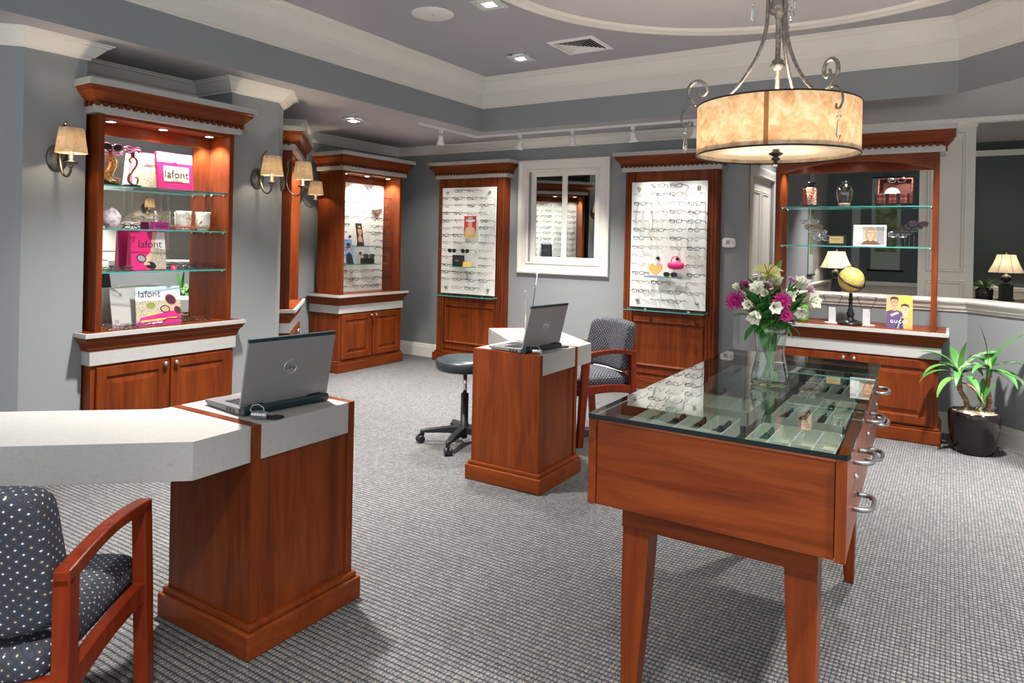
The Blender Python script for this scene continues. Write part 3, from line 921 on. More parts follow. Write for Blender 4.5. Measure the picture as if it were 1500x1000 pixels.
def upper_case(root, W, D, back=None, arch=False, lights=3, power=7.0, z_back=(0.8012, 1.985), back_y=None):
    by = back_y or D
    w = W / 2
    for s in (-1, 1):
        mb = MB('cherry_z'); mb.box(*sorted((s * w, s * (w - 0.034))), 0.0, D, 0.8012, 2.08); mb.build('side_panel', root, bevel=0.0015)
    mb = MB('cherry_x'); mb.box(-w + 0.034, w - 0.034, 0.012, D, 2.062, 2.08)
    mb.build('top_panel', root)
    if back:
        mb = MB('cherry_x'); mb.box(-w + 0.034, w - 0.034, by - 0.02, by, z_back[1], 2.062); mb.build('back_rail', root)
        mb = MB(back); mb.box(-w + 0.034, w - 0.034, by - 0.014, by - 0.004, z_back[0], z_back[1])
        mb.build('mirror' if back == 'mirror' else 'display_panel', root)
    for k in range(lights):
        x = (k - (lights - 1) / 2) * (W - 0.24) / max(1, lights - 1)
        mb = MB('chrome'); mb.lathe([(0.034, 2.062), (0.034, 2.056), (0.027, 2.054), (0.027, 2.058)], (x, 0.105, 0), 18)
        mb.lathe([(0.0001, 2.0555), (0.027, 2.0555)], (x, 0.105, 0), 18, 'glow_white')
        mb.build('puck_light', root)
        p = root.matrix_basis @ Vector((x, 0.105, 2.045))
        q = root.matrix_basis @ Vector((x, by * 0.80, 0.9))
        lamp('puck_glow', 'SPOT', p, power, (1.0, 0.92, 0.80), 0.02, spot=125, blend=0.7, aim=q)


def glass_shelf(root, x0, x1, y0, y1, z, pins=True, name='glass_shelf'):
    mb = MB('pane_glass'); t = 0.009
    i = [mb.vert(p) for p in ((x0, y0, z - t), (x1, y0, z - t), (x1, y1, z - t), (x0, y1, z - t), (x0, y0, z), (x1, y0, z), (x1, y1, z), (x0, y1, z))]
    mb.face([i[k] for k in (0, 3, 2, 1)]); mb.face([i[k] for k in (4, 5, 6, 7)])
    for q in ((0, 1, 5, 4), (1, 2, 6, 5), (2, 3, 7, 6), (3, 0, 4, 7)): mb.face([i[k] for k in q], 'glass_edge')
    s = mb.build(name, root, label='glass shelf with a green edge')
    if pins:
        for x in (x0 + 0.006, x1 - 0.006):
            for y in (y0 + 0.03, y1 - 0.03):
                p = MB('chrome'); p.lathe([(0.007, z - t - 0.012), (0.009, z - t - 0.004), (0.009, z - t)], (x, y, 0), 10); p.build('shelf_pin', s)
    return s


SHELF_Z = (1.150, 1.410, 1.672)
# hutch in the left niche: mirror back, three glass shelves
hutch = thing('display_hutch', 'tall cherry hutch with mirrored back and three glass shelves, between two wall sconces', 'display cabinet', (-4.22, 2.572, 0), PI / 2, 'cherry display cabinets')
base_cabinet(hutch, 0.90, 0.42)
upper_case(hutch, 0.90, 0.235, 'mirror', power=24)
cornice(hutch, 0.90, 0.235)
for z in SHELF_Z: glass_shelf(hutch, -0.414, 0.414, 0.012, 0.212, z)
HB = hutch.matrix_basis.copy()

# free-standing cabinet in the back left corner
cab = thing('display_cabinet', 'tall cherry eyewear cabinet in the back left corner, white lit panel inside', 'display cabinet', (-5.27, 5.50, 0), PI / 2, 'cherry display cabinets')
base_cabinet(cab, 0.90, 0.43)
upper_case(cab, 0.90, 0.36, 'white_panel', power=22, back_y=0.262)
cornice(cab, 0.90, 0.36)
CB = cab.matrix_basis.copy()

# cabinet in the 45-degree wall, seen end-on past the pier and in the window panes
cab45 = thing('display_cabinet', 'cherry eyewear cabinet mostly hidden behind the sconce pier, only its end showing', 'display cabinet', (-4.84, 4.09, 0), R(135), 'cherry display cabinets')
base_cabinet(cab45, 0.90, 0.40)
upper_case(cab45, 0.90, 0.30, 'white_panel', power=22)
cornice(cab45, 0.90, 0.30)
C45 = cab45.matrix_basis.copy()

# open-backed hutch against the half wall
ohutch = thing('display_hutch', 'wide open-backed cherry hutch with two glass shelves, standing against the half wall', 'display cabinet', (-0.629, 5.75, 0), 0, 'cherry display cabinets')
OW = 1.108
base_cabinet(ohutch, OW, 0.44)
w = OW / 2
for s in (-1, 1):
    mb = MB('cherry_z'); mb.box(*sorted((s * w, s * (w - 0.036))), 0.0, 0.30, 0.8012, 2.08); mb.build('side_panel', ohutch, bevel=0.0015)
# arched valance
arc = [(-w + 0.036, 2.08), (-w + 0.036, 1.965)]
for k in range(21):
    t = k / 20; x = -w + 0.036 + (OW - 0.072) * t
    arc.append((x, 1.966 + 0.078 * (1 - abs(2 * t - 1) ** 2.2)))
arc += [(w - 0.036, 1.965), (w - 0.036, 2.08)]
mb = MB('cherry_x'); mb.prism(arc, 0.0, 0.085, 'y'); mb.build('arched_valance', ohutch)
mb = MB('cherry_x'); mb.box(-w + 0.036, w - 0.036, 0.085, 0.30, 2.062, 2.08); mb.box(-w + 0.036, w - 0.036, 0.28, 0.30, 1.985, 2.062); mb.build('top_panel', ohutch)
cornice(ohutch, OW, 0.30)
for k in range(3):
    x = (k - 1) * 0.40
    mb = MB('chrome'); mb.lathe([(0.034, 2.062), (0.034, 2.056), (0.027, 2.054), (0.027, 2.058)], (x, 0.14, 0), 18)
    mb.lathe([(0.0001, 2.0555), (0.027, 2.0555)], (x, 0.14, 0), 18, 'glow_white'); mb.build('puck_light', ohutch)
    lamp('puck_glow', 'SPOT', (-0.629 + x, 5.89, 2.045), 14, (1.0, 0.92, 0.80), 0.02, spot=125, blend=0.7, aim=(-0.629 + x, 5.91, 0.8))
for z in (1.402, 1.702): glass_shelf(ohutch, -w + 0.038, w - 0.038, 0.012, 0.285, z)
OB = ohutch.matrix_basis.copy()

# the two wall-mounted panel displays
def wall_display(x, label, skip, group, where, shelf_items):
    root = thing('eyewear_display', label, 'eyewear display', (x, 6.3, 0), 0, 'wall eyewear displays')
    W = 0.905; w = W / 2; D = 0.098
    mb = MB('cherry_x'); mb.prism([(-w - 0.035, D), (-w - 0.035, -0.04), (w + 0.035, -0.04), (w + 0.035, D)], 0, 0.095)
    mb.prism([(-w - 0.018, D), (-w - 0.018, -0.022), (w + 0.018, -0.022), (w + 0.018, D)], 0.095, 0.115); mb.build('plinth', root, bevel=0.005)
    mb = MB('cherry_z'); mb.box(-w, w, 0.0, D, 0.115, 2.08); mb.build('back_board', root)
    for s in (-1, 1):
        mb = MB('cherry_z')
        pr = []
        for k in range(3):                          # three reeds per pilaster
            c = -0.03 + k * 0.03
            pr += [(c + 0.0135 * math.cos(PI * (1 - j / 5)), -0.012 - 0.010 * math.sin(PI * j / 5)) for j in range(6)]
        pr = [(-0.048, 0.0), (-0.048, -0.012)] + pr + [(0.048, -0.012), (0.048, 0.0)]
        cx = s * (w - 0.05)
        mb.prism([(cx + u, y) for u, y in pr], 0.115, 2.08); mb.build('pilaster', root)
    mb = MB('cherry_z')                              # raised field below the panel
    mb.rings(-w + 0.105, w - 0.105, 0.215, 0.655, [(0, -0.004), (0.006, -0.014), (0.014, -0.015), (0.022, -0.006), (0.030, -0.002)], back=0.002)
    mb.box(-w + 0.10, w - 0.10, -0.010, 0.0, 0.150, 0.162)
    mb.build('lower_panel', root)
    cornice(root, W, D)
    mb = MB('white_panel'); mb.box(-0.368, 0.368, -0.052, -0.042, 0.785, 1.975); P = mb.build('display_panel', root, label='white backing panel', bevel=0.001)
    for px, pz in ((-0.29, 1.915), (0.29, 1.915), (-0.29, 0.85), (0.29, 0.85)):
        m = MB('brushed_nickel'); m.lathe([(0.017, -0.052), (0.017, -0.066), (0.013, -0.070), (0.0005, -0.070)], (px, 0, pz), 14, axis='y'); m.build('standoff', P)
        m = MB('brushed_nickel'); m.lathe([(0.010, -0.042), (0.010, 0.0)], (px, 0, pz), 10, axis='y'); m.build('standoff', P)
    s = glass_shelf(root, -0.41, 0.39, -0.17, -0.022, 0.768, False)
    for px in (-0.2, 0.22):
        m = MB('chrome'); m.box(px - 0.012, px + 0.012, -0.075, 0.0, 0.748, 0.759); m.box(px - 0.012, px + 0.012, -0.075, -0.055, 0.768, 0.776); m.build('shelf_clip', s)
    B = root.matrix_basis.copy()
    rnd = random.Random(int(x * 100))
    eyewear_wall(rnd, B, (-0.245, -0.065, 0.112, 0.284), skip, where, group, -0.165, ('first from the left', 'second from the left', 'third from the left', 'fourth from the left'), P, -0.052)
    return root, B


ends = {(0, 0), (0, 3), (13, 0), (13, 3)}
d1, D1 = wall_display(-4.553, 'narrow cherry wall display left of the window, white panel of eyeglasses with a cowboy card', ends | {(i, 2) for i in (4, 5, 6)} | {(8, 1), (8, 2), (9, 1), (9, 2), (10, 1), (10, 2)},
                      'eyeglasses on the display left of the window', 'the display left of the window', None)
d2, D2 = wall_display(-2.243, 'narrow cherry wall display right of the window, white panel with orange heart and pink purse', ends | {(i, j) for i in (8, 9, 10) for j in (1, 2)},
                      'eyeglasses on the display right of the window', 'the display right of the window', None)
COLS5 = ('first from the left', 'second from the left', 'third from the left', 'fourth from the left', 'fifth from the left')
rnd = random.Random(77)
pan = [c for c in cab.children if c.name.startswith('display_panel')][0]
eyewear_wall(rnd, CB, (-0.325, -0.165, -0.005, 0.155, 0.325), {(0, 0), (0, 4), (1, 0), (2, 3)} | {(i, j) for i in (5, 6, 7) for j in (1, 2)} | {(i, j) for i in (7, 8, 9, 10) for j in (1, 2, 3)},
             'the back corner cabinet', 'eyeglasses in the back corner cabinet', 0.105, COLS5, pan, 0.246)
pan45 = [c for c in cab45.children if c.name.startswith('display_panel')][0]
eyewear_wall(rnd, C45, (-0.30, -0.10, 0.10, 0.30), {(0, 0), (0, 3)} | {(i, j) for i in (9, 10, 11) for j in (1, 2)},
             'the cabinet mirrored in the window', 'eyeglasses in the cabinet behind the pier', 0.15, COLS5, pan45, 0.285, (-10, 10))

# ------------------------------------------------------------------ desks
def desk(label, x0, x1, y0, y1, sign, wing, end, cut):
    """pedestal between two full-height cherry slabs with a pale laminate block, and a laminate wing leaving at 45 degrees"""
    cx, cy = (x0 + x1) / 2, (y0 + y1) / 2
    root = thing('service_desk', label, 'desk', (cx, cy, 0), 0, 'service desks')
    T = Matrix.Translation((-cx, -cy, 0))
    def nb(m):
        b = MB(m); b.M = T; return b
    t = 0.032
    mb = nb('cherry_x')
    e = 0.026
    mb.prism([(x0 - e, y0 - e), (x1 + e, y0 - e), (x1 + e, y1 + e), (x0 - e, y1 + e)], 0, 0.085)
    mb.prism([(x0 - e * .55, y0 - e * .55), (x1 + e * .55, y0 - e * .55), (x1 + e * .55, y1 + e * .55), (x0 - e * .55, y1 + e * .55)], 0.085, 0.107)
    mb.build('plinth', root, bevel=0.006)
    for a, b in ((y0, y0 + t), (y1 - t, y1)):
        mb = nb('cherry_z'); mb.box(x0, x1, a, b, 0.107, 0.757); mb.build('side_slab', root, bevel=0.002)
    mb = nb('cherry_z'); mb.box(x0 + 0.012, x1 - 0.008, y0 + t, y1 - t, 0.107, 0.648); mb.build('front_panel', root)
    mb = nb('laminate'); mb.box(x0 + 0.004, x1 - 0.001, y0 + t, y1 - t, 0.642, 0.7565); mb.build('top_block', root, label='pale grey laminate top block')
    mb = nb('laminate'); mb.prism(wing, 0.636, 0.755); mb.build('worktop', root, bevel=0.0012, label='pale grey laminate worktop wing')
    # drawer front let into the inner edge of the wing
    a, b = Vector(cut[0]), Vector(cut[1]); d = (b - a).normalized(); n = Vector((d.y, -d.x)) * cut[2]
    p = [a + d * 0.05, a + d * 0.52]
    mb = nb('laminate'); mb.prism([tuple(p[0]), tuple(p[1]), tuple(p[1] + n * 0.008), tuple(p[0] + n * 0.008)], 0.645, 0.742); mb.build('drawer', root, label='laminate drawer front')
    # end slab carrying the far end of the wing
    a, b = Vector(end[0]), Vector(end[1]); d = (b - a).normalized(); n = Vector((d.y, -d.x)) * end[2]
    mb = nb('cherry_z'); mb.prism([tuple(a), tuple(b), tuple(b + n * t), tuple(a + n * t)], 0.085, 0.757); mb.build('end_slab', root, bevel=0.002)
    mb = nb('cherry_x'); mb.prism([tuple(a - d * e - n * e), tuple(b + d * e - n * e), tuple(b + d * e + n * (t + e)), tuple(a - d * e + n * (t + e))], 0, 0.085); mb.build('plinth', root, bevel=0.005)
    return root


desk('foreground service desk, cherry pedestal under a laptop, pale wing running to the left edge', -2.385, -1.925, 1.472, 1.928, -1,
     [(-1.937, 1.472), (-1.930, 1.262), (-2.528, 0.732), (-2.850, 1.020), (-2.386, 1.430), (-2.386, 1.472)],
     ((-2.528, 0.732), (-2.850, 1.020), 1), ((-2.386, 1.430), (-2.850, 1.020), 1))
desk('farther service desk between the black stool and a navy armchair, mirror stand on its wing', -2.345, -1.893, 3.292, 3.745, 1,
     [(-1.893, 3.745), (-1.893, 3.930), (-2.500, 4.472), (-2.810, 4.130), (-2.345, 3.690), (-2.345, 3.745)][::-1],
     ((-2.500, 4.472), (-2.810, 4.130), -1), ((-2.345, 3.720), (-2.810, 4.130), -1))


# ------------------------------------------------------------------ laptops
def laptop(label, loc, rz, tilt):
    root = thing('laptop', label, 'laptop', loc, rz, 'laptops on the desks')
    W, Dp = 0.355, 0.238; w = W / 2
    mb = MB('laptop_deck')
    mb.prism([(0.0, 0.004), (Dp - 0.02, 0.003), (Dp, 0.012), (Dp, 0.020), (0.0, 0.026)], -w, w, 'x')
    base = mb.build('base', root, bevel=0.003)
    mb = MB('black_plastic')
    for r in range(6):
        n = 15 if r < 5 else 9
        for c in range(n):
            a = -w + 0.03 + (W - 0.06) * c / n
            y = 0.045 + r * 0.0175; z = 0.0255 - y * 0.025
            mb.box(a, a + (W - 0.06) / n - 0.003, y, y + 0.0145, z, z + 0.0022)
    mb.build('keyboard', root)
    mb = MB('laptop_edge'); z = 0.0225; mb.box(-0.045, 0.045, 0.165, 0.215, z - 0.0015, z - 0.0003); mb.build('touchpad', root)
    mb = MB('sticker'); mb.box(w - 0.065, w - 0.03, 0.165, 0.19, z - 0.001, z); mb.build('sticker', root, label='blue sticker')
    # battery bar and side ports
    mb = MB('laptop_edge'); mb.prism([(-0.030, 0.003), (0.0, 0.003), (0.0, 0.028), (-0.026, 0.030), (-0.032, 0.022)], -w + 0.004, w - 0.004, 'x'); mb.build('battery', root, bevel=0.003)
    mb = MB('black_plastic')
    for s in (-1, 1):
        for k in range(3): mb.box(*sorted((s * w, s * (w + 0.0008))), 0.025 + k * 0.022, 0.038 + k * 0.022, 0.008, 0.018)
    mb.build('ports', root)
    # lid
    L = MB('laptop_grey'); h = 0.245
    L.M = Matrix.Translation((0, -0.006, 0.030)) @ Matrix.Rotation(R(tilt), 4, 'X')
    L.prism([(-w, 0), (w, 0), (w, h - 0.012), (w - 0.006, h), (-w + 0.006, h), (-w, h - 0.012)], -0.005, 0.004, 'y')
    L.box(-w, w, -0.0056, 0.0046, h - 0.012, h + 0.001, 'laptop_edge')
    L.box(-w + 0.012, w - 0.012, 0.004, 0.0048, 0.018, h - 0.018, 'screen_glass')
    lid = L.build('lid', root, bevel=0.0012)
    H = MB('laptop_edge')
    H.M = L.M
    for s in (-1, 1): H.box(*sorted((s * (w - 0.03), s * (w - 0.085))), -0.007, 0.006, -0.010, 0.006)
    H.build('hinge', root)
    B = MB('chrome'); B.M = L.M
    B.tube([(0.026 * math.cos(2 * PI * k / 28), -0.0055, h * 0.52 + 0.026 * math.sin(2 * PI * k / 28)) for k in range(28)], 0.0016, 6, closed=True)
    e = B.build('emblem', lid, label='round chrome emblem')
    t = lettering('DELL', 'chrome', 0.0185, lid, (0, 0, 0), (0, 0, 0), 0.0006, 0.0004)
    t.matrix_basis = L.M @ TR(0, -0.0058, h * 0.52) @ Matrix.Rotation(PI / 2, 4, 'X')
    return root


laptop('open grey laptop seen from behind on the foreground desk pedestal', (-2.058, 1.703, 0.757), R(83), 12)
laptop('open grey laptop seen from behind on the farther desk', (-1.995, 3.465, 0.757), R(83), 14)
for (x, y, lab) in ((-1.985, 1.545, 'silver cable lock at the corner of the foreground laptop'), (-1.935, 3.295 + 0.04, 'silver cable lock at the corner of the farther laptop')):
    t = thing('cable_lock', lab, 'lock', (x, y, 0.757), R(20))
    mb = MB('steel_lock'); mb.lathe([(0.001, -0.03), (0.0125, -0.03), (0.014, -0.026), (0.014, 0.020), (0.011, 0.026), (0.001, 0.026)], (0, 0, 0.0142), 16, axis='x')
    for k in range(4): mb.lathe([(0.0142, -0.018 + k * 0.010), (0.0150, -0.016 + k * 0.010), (0.0150, -0.012 + k * 0.010), (0.0142, -0.010 + k * 0.010)], (0, 0, 0.0142), 14, axis='x')
    mb.build('barrel', t)
    mb = MB('steel_lock'); mb.tube([(-0.028, 0, 0.018), (-0.042, 0.004, 0.026), (-0.038, 0.010, 0.042), (-0.015, 0.012, 0.046), (0.006, 0.008, 0.038), (0.012, 0.002, 0.026)], 0.0022, 6); mb.build('cable_loop', t)
for (x, y, lab) in ((-1.957, 1.585, 'black round cable grommet beside the foreground laptop'), (-1.945, 3.665, 'black round cable grommet beside the farther laptop')):
    mb = MB('black_plastic'); mb.lathe([(0.0001, 0), (0.029, 0), (0.029, 0.003), (0.025, 0.0045), (0.0001, 0.0045)], n=28)
    tag(mb.build('cable_grommet', None, (x, y, 0.7575)), lab, 'cable grommet')

# countertop mirror stand on the farther desk wing
t = thing('mirror_stand', 'slim glass mirror on a silver post, standing on the farther desk wing', 'mirror', (-2.520, 4.165, 0.755), R(32))
mb = MB('brushed_nickel'); mb.box(-0.085, 0.085, -0.055, 0.055, 0, 0.010); mb.build('base', t, bevel=0.002)
mb = MB('brushed_nickel'); mb.tube([(0, 0, 0.01), (0, 0, 0.265)], 0.0075, 10); mb.tube([(-0.004, -0.035, 0.272), (-0.004, 0.045, 0.272)], 0.010, 8); mb.build('post', t)
mb = MB('mirror'); mb.M = TR(0.028, 0.05, 0.035, 90, 7); mb.box(-0.10, 0.12, -0.004, 0.003, 0.0, 0.40); mb.build('mirror_plate', t, bevel=0.001)

# ------------------------------------------------------------------ chairs
def armchair(label, loc, rz):
    root = thing('armchair', label, 'chair', loc, rz, 'dotted navy armchairs')
    X = 0.258
    # seat cushion: crowned block, front at +y
    def seat(u, v):
        # superellipse loft around the cushion
        a = 2 * PI * u; c, s = math.cos(a), math.sin(a)
        ex = lambda q, p: math.copysign(abs(q) ** p, q)
        ph = PI * (v - 0.5); k = abs(math.cos(ph)) ** 0.28
        x = 0.232 * ex(c, 0.22) * k; y = 0.255 * ex(s, 0.22) * k
        z = 0.415 + 0.048 * ex(math.sin(ph), 0.55) + 0.020 * (math.cos(x / 0.232 * PI / 2) * math.cos(y / 0.255 * PI / 2) if v > 0.5 else 0)
        return (x, y + 0.01, z)
    mb = MB('dotted_fabric'); mb.grid(seat, 40, 18, close_u=True); mb.build('seat', root)
    def back(u, v):
        a = 2 * PI * u; c, s = math.cos(a), math.sin(a)
        ex = lambda q, p: math.copysign(abs(q) ** p, q)
        ph = PI * (v - 0.5); k = abs(math.cos(ph)) ** 0.16
        z = 0.645 + 0.168 * ex(s, 0.22) * k
        x = 0.236 * ex(c, 0.22) * k * (1.0 - 0.04 * (z - 0.63) / 0.2)
        y = 0.048 * ex(math.sin(ph), 0.45)
        y += -0.210 - 0.20 * (z - 0.45) + 0.050 * (x / 0.23) ** 2
        z += 0.014 * math.cos(x / 0.236 * PI / 2) * (1 if z > 0.7 else 0)
        return (x, y, z)
    mb = MB('dotted_fabric'); mb.grid(back, 44, 18, close_u=True); mb.build('backrest', root)
    for s in (-1, 1):
        x0, x1 = sorted((s * X - 0.019, s * X + 0.019))
        # front leg: one post from floor to arm, slightly raked
        mb = MB('cherry_chair')
        mb.prism([(0.205, 0), (0.246, 0), (0.225, 0.40), (0.206, 0.620), (0.158, 0.620), (0.172, 0.40)], x0, x1, 'x'); mb.build('leg', root, bevel=0.004)
        mb = MB('cherry_chair')
        mb.prism([(-0.275, 0), (-0.228, 0), (-0.190, 0.42), (-0.190, 0.610), (-0.236, 0.610), (-0.236, 0.42)], x0, x1, 'x'); mb.build('leg', root, bevel=0.004)
        # bowed arm
        top = []; bot = []
        for k in range(15):
            q = k / 14; y = -0.236 + 0.442 * q
            bow = 0.020 * math.sin(PI * min(1, q * 1.0)) 
            top.append((y, 0.628 + bow * 1.0)); bot.append((y, 0.590 + bow * 1.5))
        mb = MB('cherry_chair'); mb.prism(top + bot[::-1], x0, x1, 'x', smooth=False); mb.build('arm', root, bevel=0.004)
        # arched side rail
        top = []; bot = []
        for k in range(13):
            q = k / 12; y = -0.225 + 0.43 * q
            arch = math.sin(PI * q)
            top.append((y, 0.385 + 0.018 * q + 0.012 * arch)); bot.append((y, 0.325 + 0.018 * q + 0.020 * arch))
        mb = MB('cherry_chair'); mb.prism(top + bot[::-1], x0 + 0.004, x1 - 0.004, 'x'); mb.build('side_rail', root, bevel=0.003)
    mb = MB('cherry_chair')
    mb.box(-X, X, 0.190, 0.215, 0.335, 0.385); mb.build('front_rail', root, bevel=0.003)
    mb = MB('cherry_chair')
    mb.box(-X, X, -0.235, -0.210, 0.335, 0.385); mb.build('back_rail', root, bevel=0.003)
    return root


armchair('navy dotted armchair in the foreground left corner, cut off by the frame', (-2.006, 0.797, 0), R(38.3))
armchair('navy dotted armchair tucked against the wing of the farther desk', (-2.215, 4.525, 0), R(151))

# ------------------------------------------------------------------ stool
t = thing('swivel_stool', 'round black vinyl swivel stool on casters, half behind the farther desk', 'stool', (-2.790, 3.830, 0), 0)
mb = MB('black_vinyl'); mb.lathe([(0.001, 0.500), (0.175, 0.500), (0.194, 0.508), (0.203, 0.528), (0.204, 0.556), (0.196, 0.574), (0.170, 0.584), (0.001, 0.588)], n=40); mb.build('seat', t)
mb = MB('black_plastic'); mb.lathe([(0.001, 0.470), (0.03, 0.470), (0.055, 0.498), (0.055, 0.502), (0.001, 0.502)], n=24); mb.build('seat_plate', t)
mb = MB('chrome'); mb.lathe([(0.0145, 0.33), (0.0145, 0.475)], n=16); mb.build('gas_lift', t)
mb = MB('black_plastic'); mb.lathe([(0.001, 0.035), (0.020, 0.035), (0.024, 0.06), (0.034, 0.085), (0.034, 0.125), (0.0265, 0.13), (0.0265, 0.34), (0.001, 0.34)], n=20); mb.build('column', t)
for k in range(5):
    a = R(225 + 72 * k - 12)
    d = Vector((math.cos(a), math.sin(a), 0)); n = Vector((-d.y, d.x, 0))
    mb = MB('black_plastic')
    def sec(r, hw, z0, z1): return [d * r + n * hw + Vector((0, 0, z0)), d * r - n * hw + Vector((0, 0, z0)), d * r - n * hw + Vector((0, 0, z1)), d * r + n * hw + Vector((0, 0, z1))]
    S3 = [sec(0.02, 0.026, 0.070, 0.120), sec(0.15, 0.022, 0.072, 0.108), sec(0.285, 0.018, 0.068, 0.088)]
    I = [[mb.vert(p) for p in s] for s in S3]
    for A, B in zip(I, I[1:]):
        for j in range(4): mb.face((A[j], A[(j + 1) % 4], B[(j + 1) % 4], B[j]))
    mb.face(I[0]); mb.face(I[-1]); mb.build('leg', t, bevel=0.004)
    c = d * 0.285
    mb = MB('black_plastic'); mb.lathe([(0.014, 0.045), (0.016, 0.075), (0.014, 0.088)], (c.x, c.y, 0), 12)
    mb.M = Matrix.Translation((c.x, c.y, 0.026)) @ Matrix.Rotation(a + 0.6, 4, 'Z')
    for s in (-1, 1): mb.lathe([(0.001, s * 0.006), (0.024, s * 0.006), (0.026, s * 0.010), (0.026, s * 0.022), (0.020, s * 0.026), (0.001, s * 0.026)], (0.014, 0, 0), 18, axis='y')
    mb.box(-0.005, 0.030, -0.006, 0.006, 0.0, 0.035); mb.build('caster', t)

# ------------------------------------------------------------------ dispensing table
TX0, TY0, TY1 = -0.860, 1.772, 3.282
t = thing('dispensing_table', 'long cherry table with a clear glass top over eyewear trays, right foreground', 'table', (-0.525, 2.52, 0))
T = Matrix.Translation((-0.525, -2.52, 0)).inverted() if False else Matrix.Translation((0.525, -2.52, 0))
def nb(m):
    b = MB(m); b.M = T; return b
def xr(y): return -0.187 - 0.0335 * (y - TY0)           # right side, slightly splayed
mb = MB('table_glass'); mb.M = T
out = [(TX0 + 0.004, TY0), (xr(TY0) - 0.02, TY0), (xr(TY0) - 0.006, TY0 + 0.006), (xr(TY0), TY0 + 0.02), (xr(TY1), TY1), (TX0, TY1), (TX0, TY0 + 0.004)]
lo = [mb.vert((x, y, 0.887)) for x, y in out]; hi = [mb.vert((x, y, 0.900)) for x, y in out]
mb.face(lo[::-1]); mb.face(hi)
for k in range(len(out)): mb.face((lo[k], lo[(k + 1) % len(out)], hi[(k + 1) % len(out)], hi[k]), 'table_glass_edge')
mb.build('glass_top', t, label='clear glass top with a dark edge')
for (a, b) in ((TY0 + 0.010, TY0 + 0.030), (TY1 - 0.040, TY1 - 0.020)):
    mb = nb('cherry_x'); mb.prism([(TX0 + 0.026, a), (xr(a) - 0.032, a), (xr(b) - 0.032, b), (TX0 + 0.026, b)], 0.646, 0.880); mb.build('end_panel', t, bevel=0.0015)
mb = nb('slot_dark'); mb.prism([(TX0 + 0.027, TY0 + 0.03), (xr(TY0) - 0.034, TY0 + 0.03), (xr(TY1) - 0.034, TY1 - 0.04), (TX0 + 0.027, TY1 - 0.04)], 0.650, 0.795); mb.build('case', t, label='dark case floor')
# apron and legs
AX0, AY0, AY1 = -0.782, 1.850, 3.205
def ax1(y): return xr(y) - 0.072
mb = nb('cherry_x')
mb.prism([(AX0, AY0), (ax1(AY0), AY0), (ax1(AY0), AY0 + 0.03), (AX0, AY0 + 0.03)], 0.572, 0.647); mb.prism([(AX0, AY1 - 0.03), (ax1(AY1), AY1 - 0.03), (ax1(AY1), AY1), (AX0, AY1)], 0.572, 0.647)
mb.prism([(AX0, AY0 + 0.03), (AX0 + 0.03, AY0 + 0.03), (AX0 + 0.03, AY1 - 0.03), (AX0, AY1 - 0.03)], 0.572, 0.647, 'z', 'cherry_y')
mb.prism([(ax1(AY0) - 0.03, AY0 + 0.03), (ax1(AY0), AY0 + 0.03), (ax1(AY1), AY1 - 0.03), (ax1(AY1) - 0.03, AY1 - 0.03)], 0.572, 0.647, 'z', 'cherry_y')
mb.build('apron', t, bevel=0.0015)
for sx in (1, -1):
    for sy, y in ((1, AY0), (-1, AY1)):
        x = AX0 if sx > 0 else ax1(y)
        mb = nb('cherry_z')
        secs = []
        for k in range(11):
            q = k / 10; z = 0.574 * (1 - q)
            wd = 0.080 - 0.040 * q ** 1.3                       # tapers on the inner faces, with a slight sabre curve
            o = 0.004 + 0.010 * math.sin(PI * q) * 0.6
            xa, xb = x + sx * (0.003 - o * 0.4 + 0.004 * q), x + sx * wd
            ya, yb = y + sy * (0.003 - o * 0.4 + 0.004 * q), y + sy * wd
            secs.append([mb.vert(p) for p in ((min(xa, xb), min(ya, yb), z), (max(xa, xb), min(ya, yb), z), (max(xa, xb), max(ya, yb), z), (min(xa, xb), max(ya, yb), z))])
        for A, B in zip(secs, secs[1:]):
            for j in range(4): mb.face((A[j], A[(j + 1) % 4], B[(j + 1) % 4], B[j]))
        mb.face(secs[0]); mb.face(secs[-1])
        mb.build('leg', t, bevel=0.003)
# corner stiles of the case
mb = nb('cherry_z'); mb.prism([(xr(TY0) - 0.030, TY0 + 0.004), (xr(TY0) - 0.0055, TY0 + 0.004), (xr(TY0) - 0.006, TY0 + 0.018), (xr(TY0) - 0.030, TY0 + 0.018)], 0.646, 0.884); mb.build('corner_stile', t)
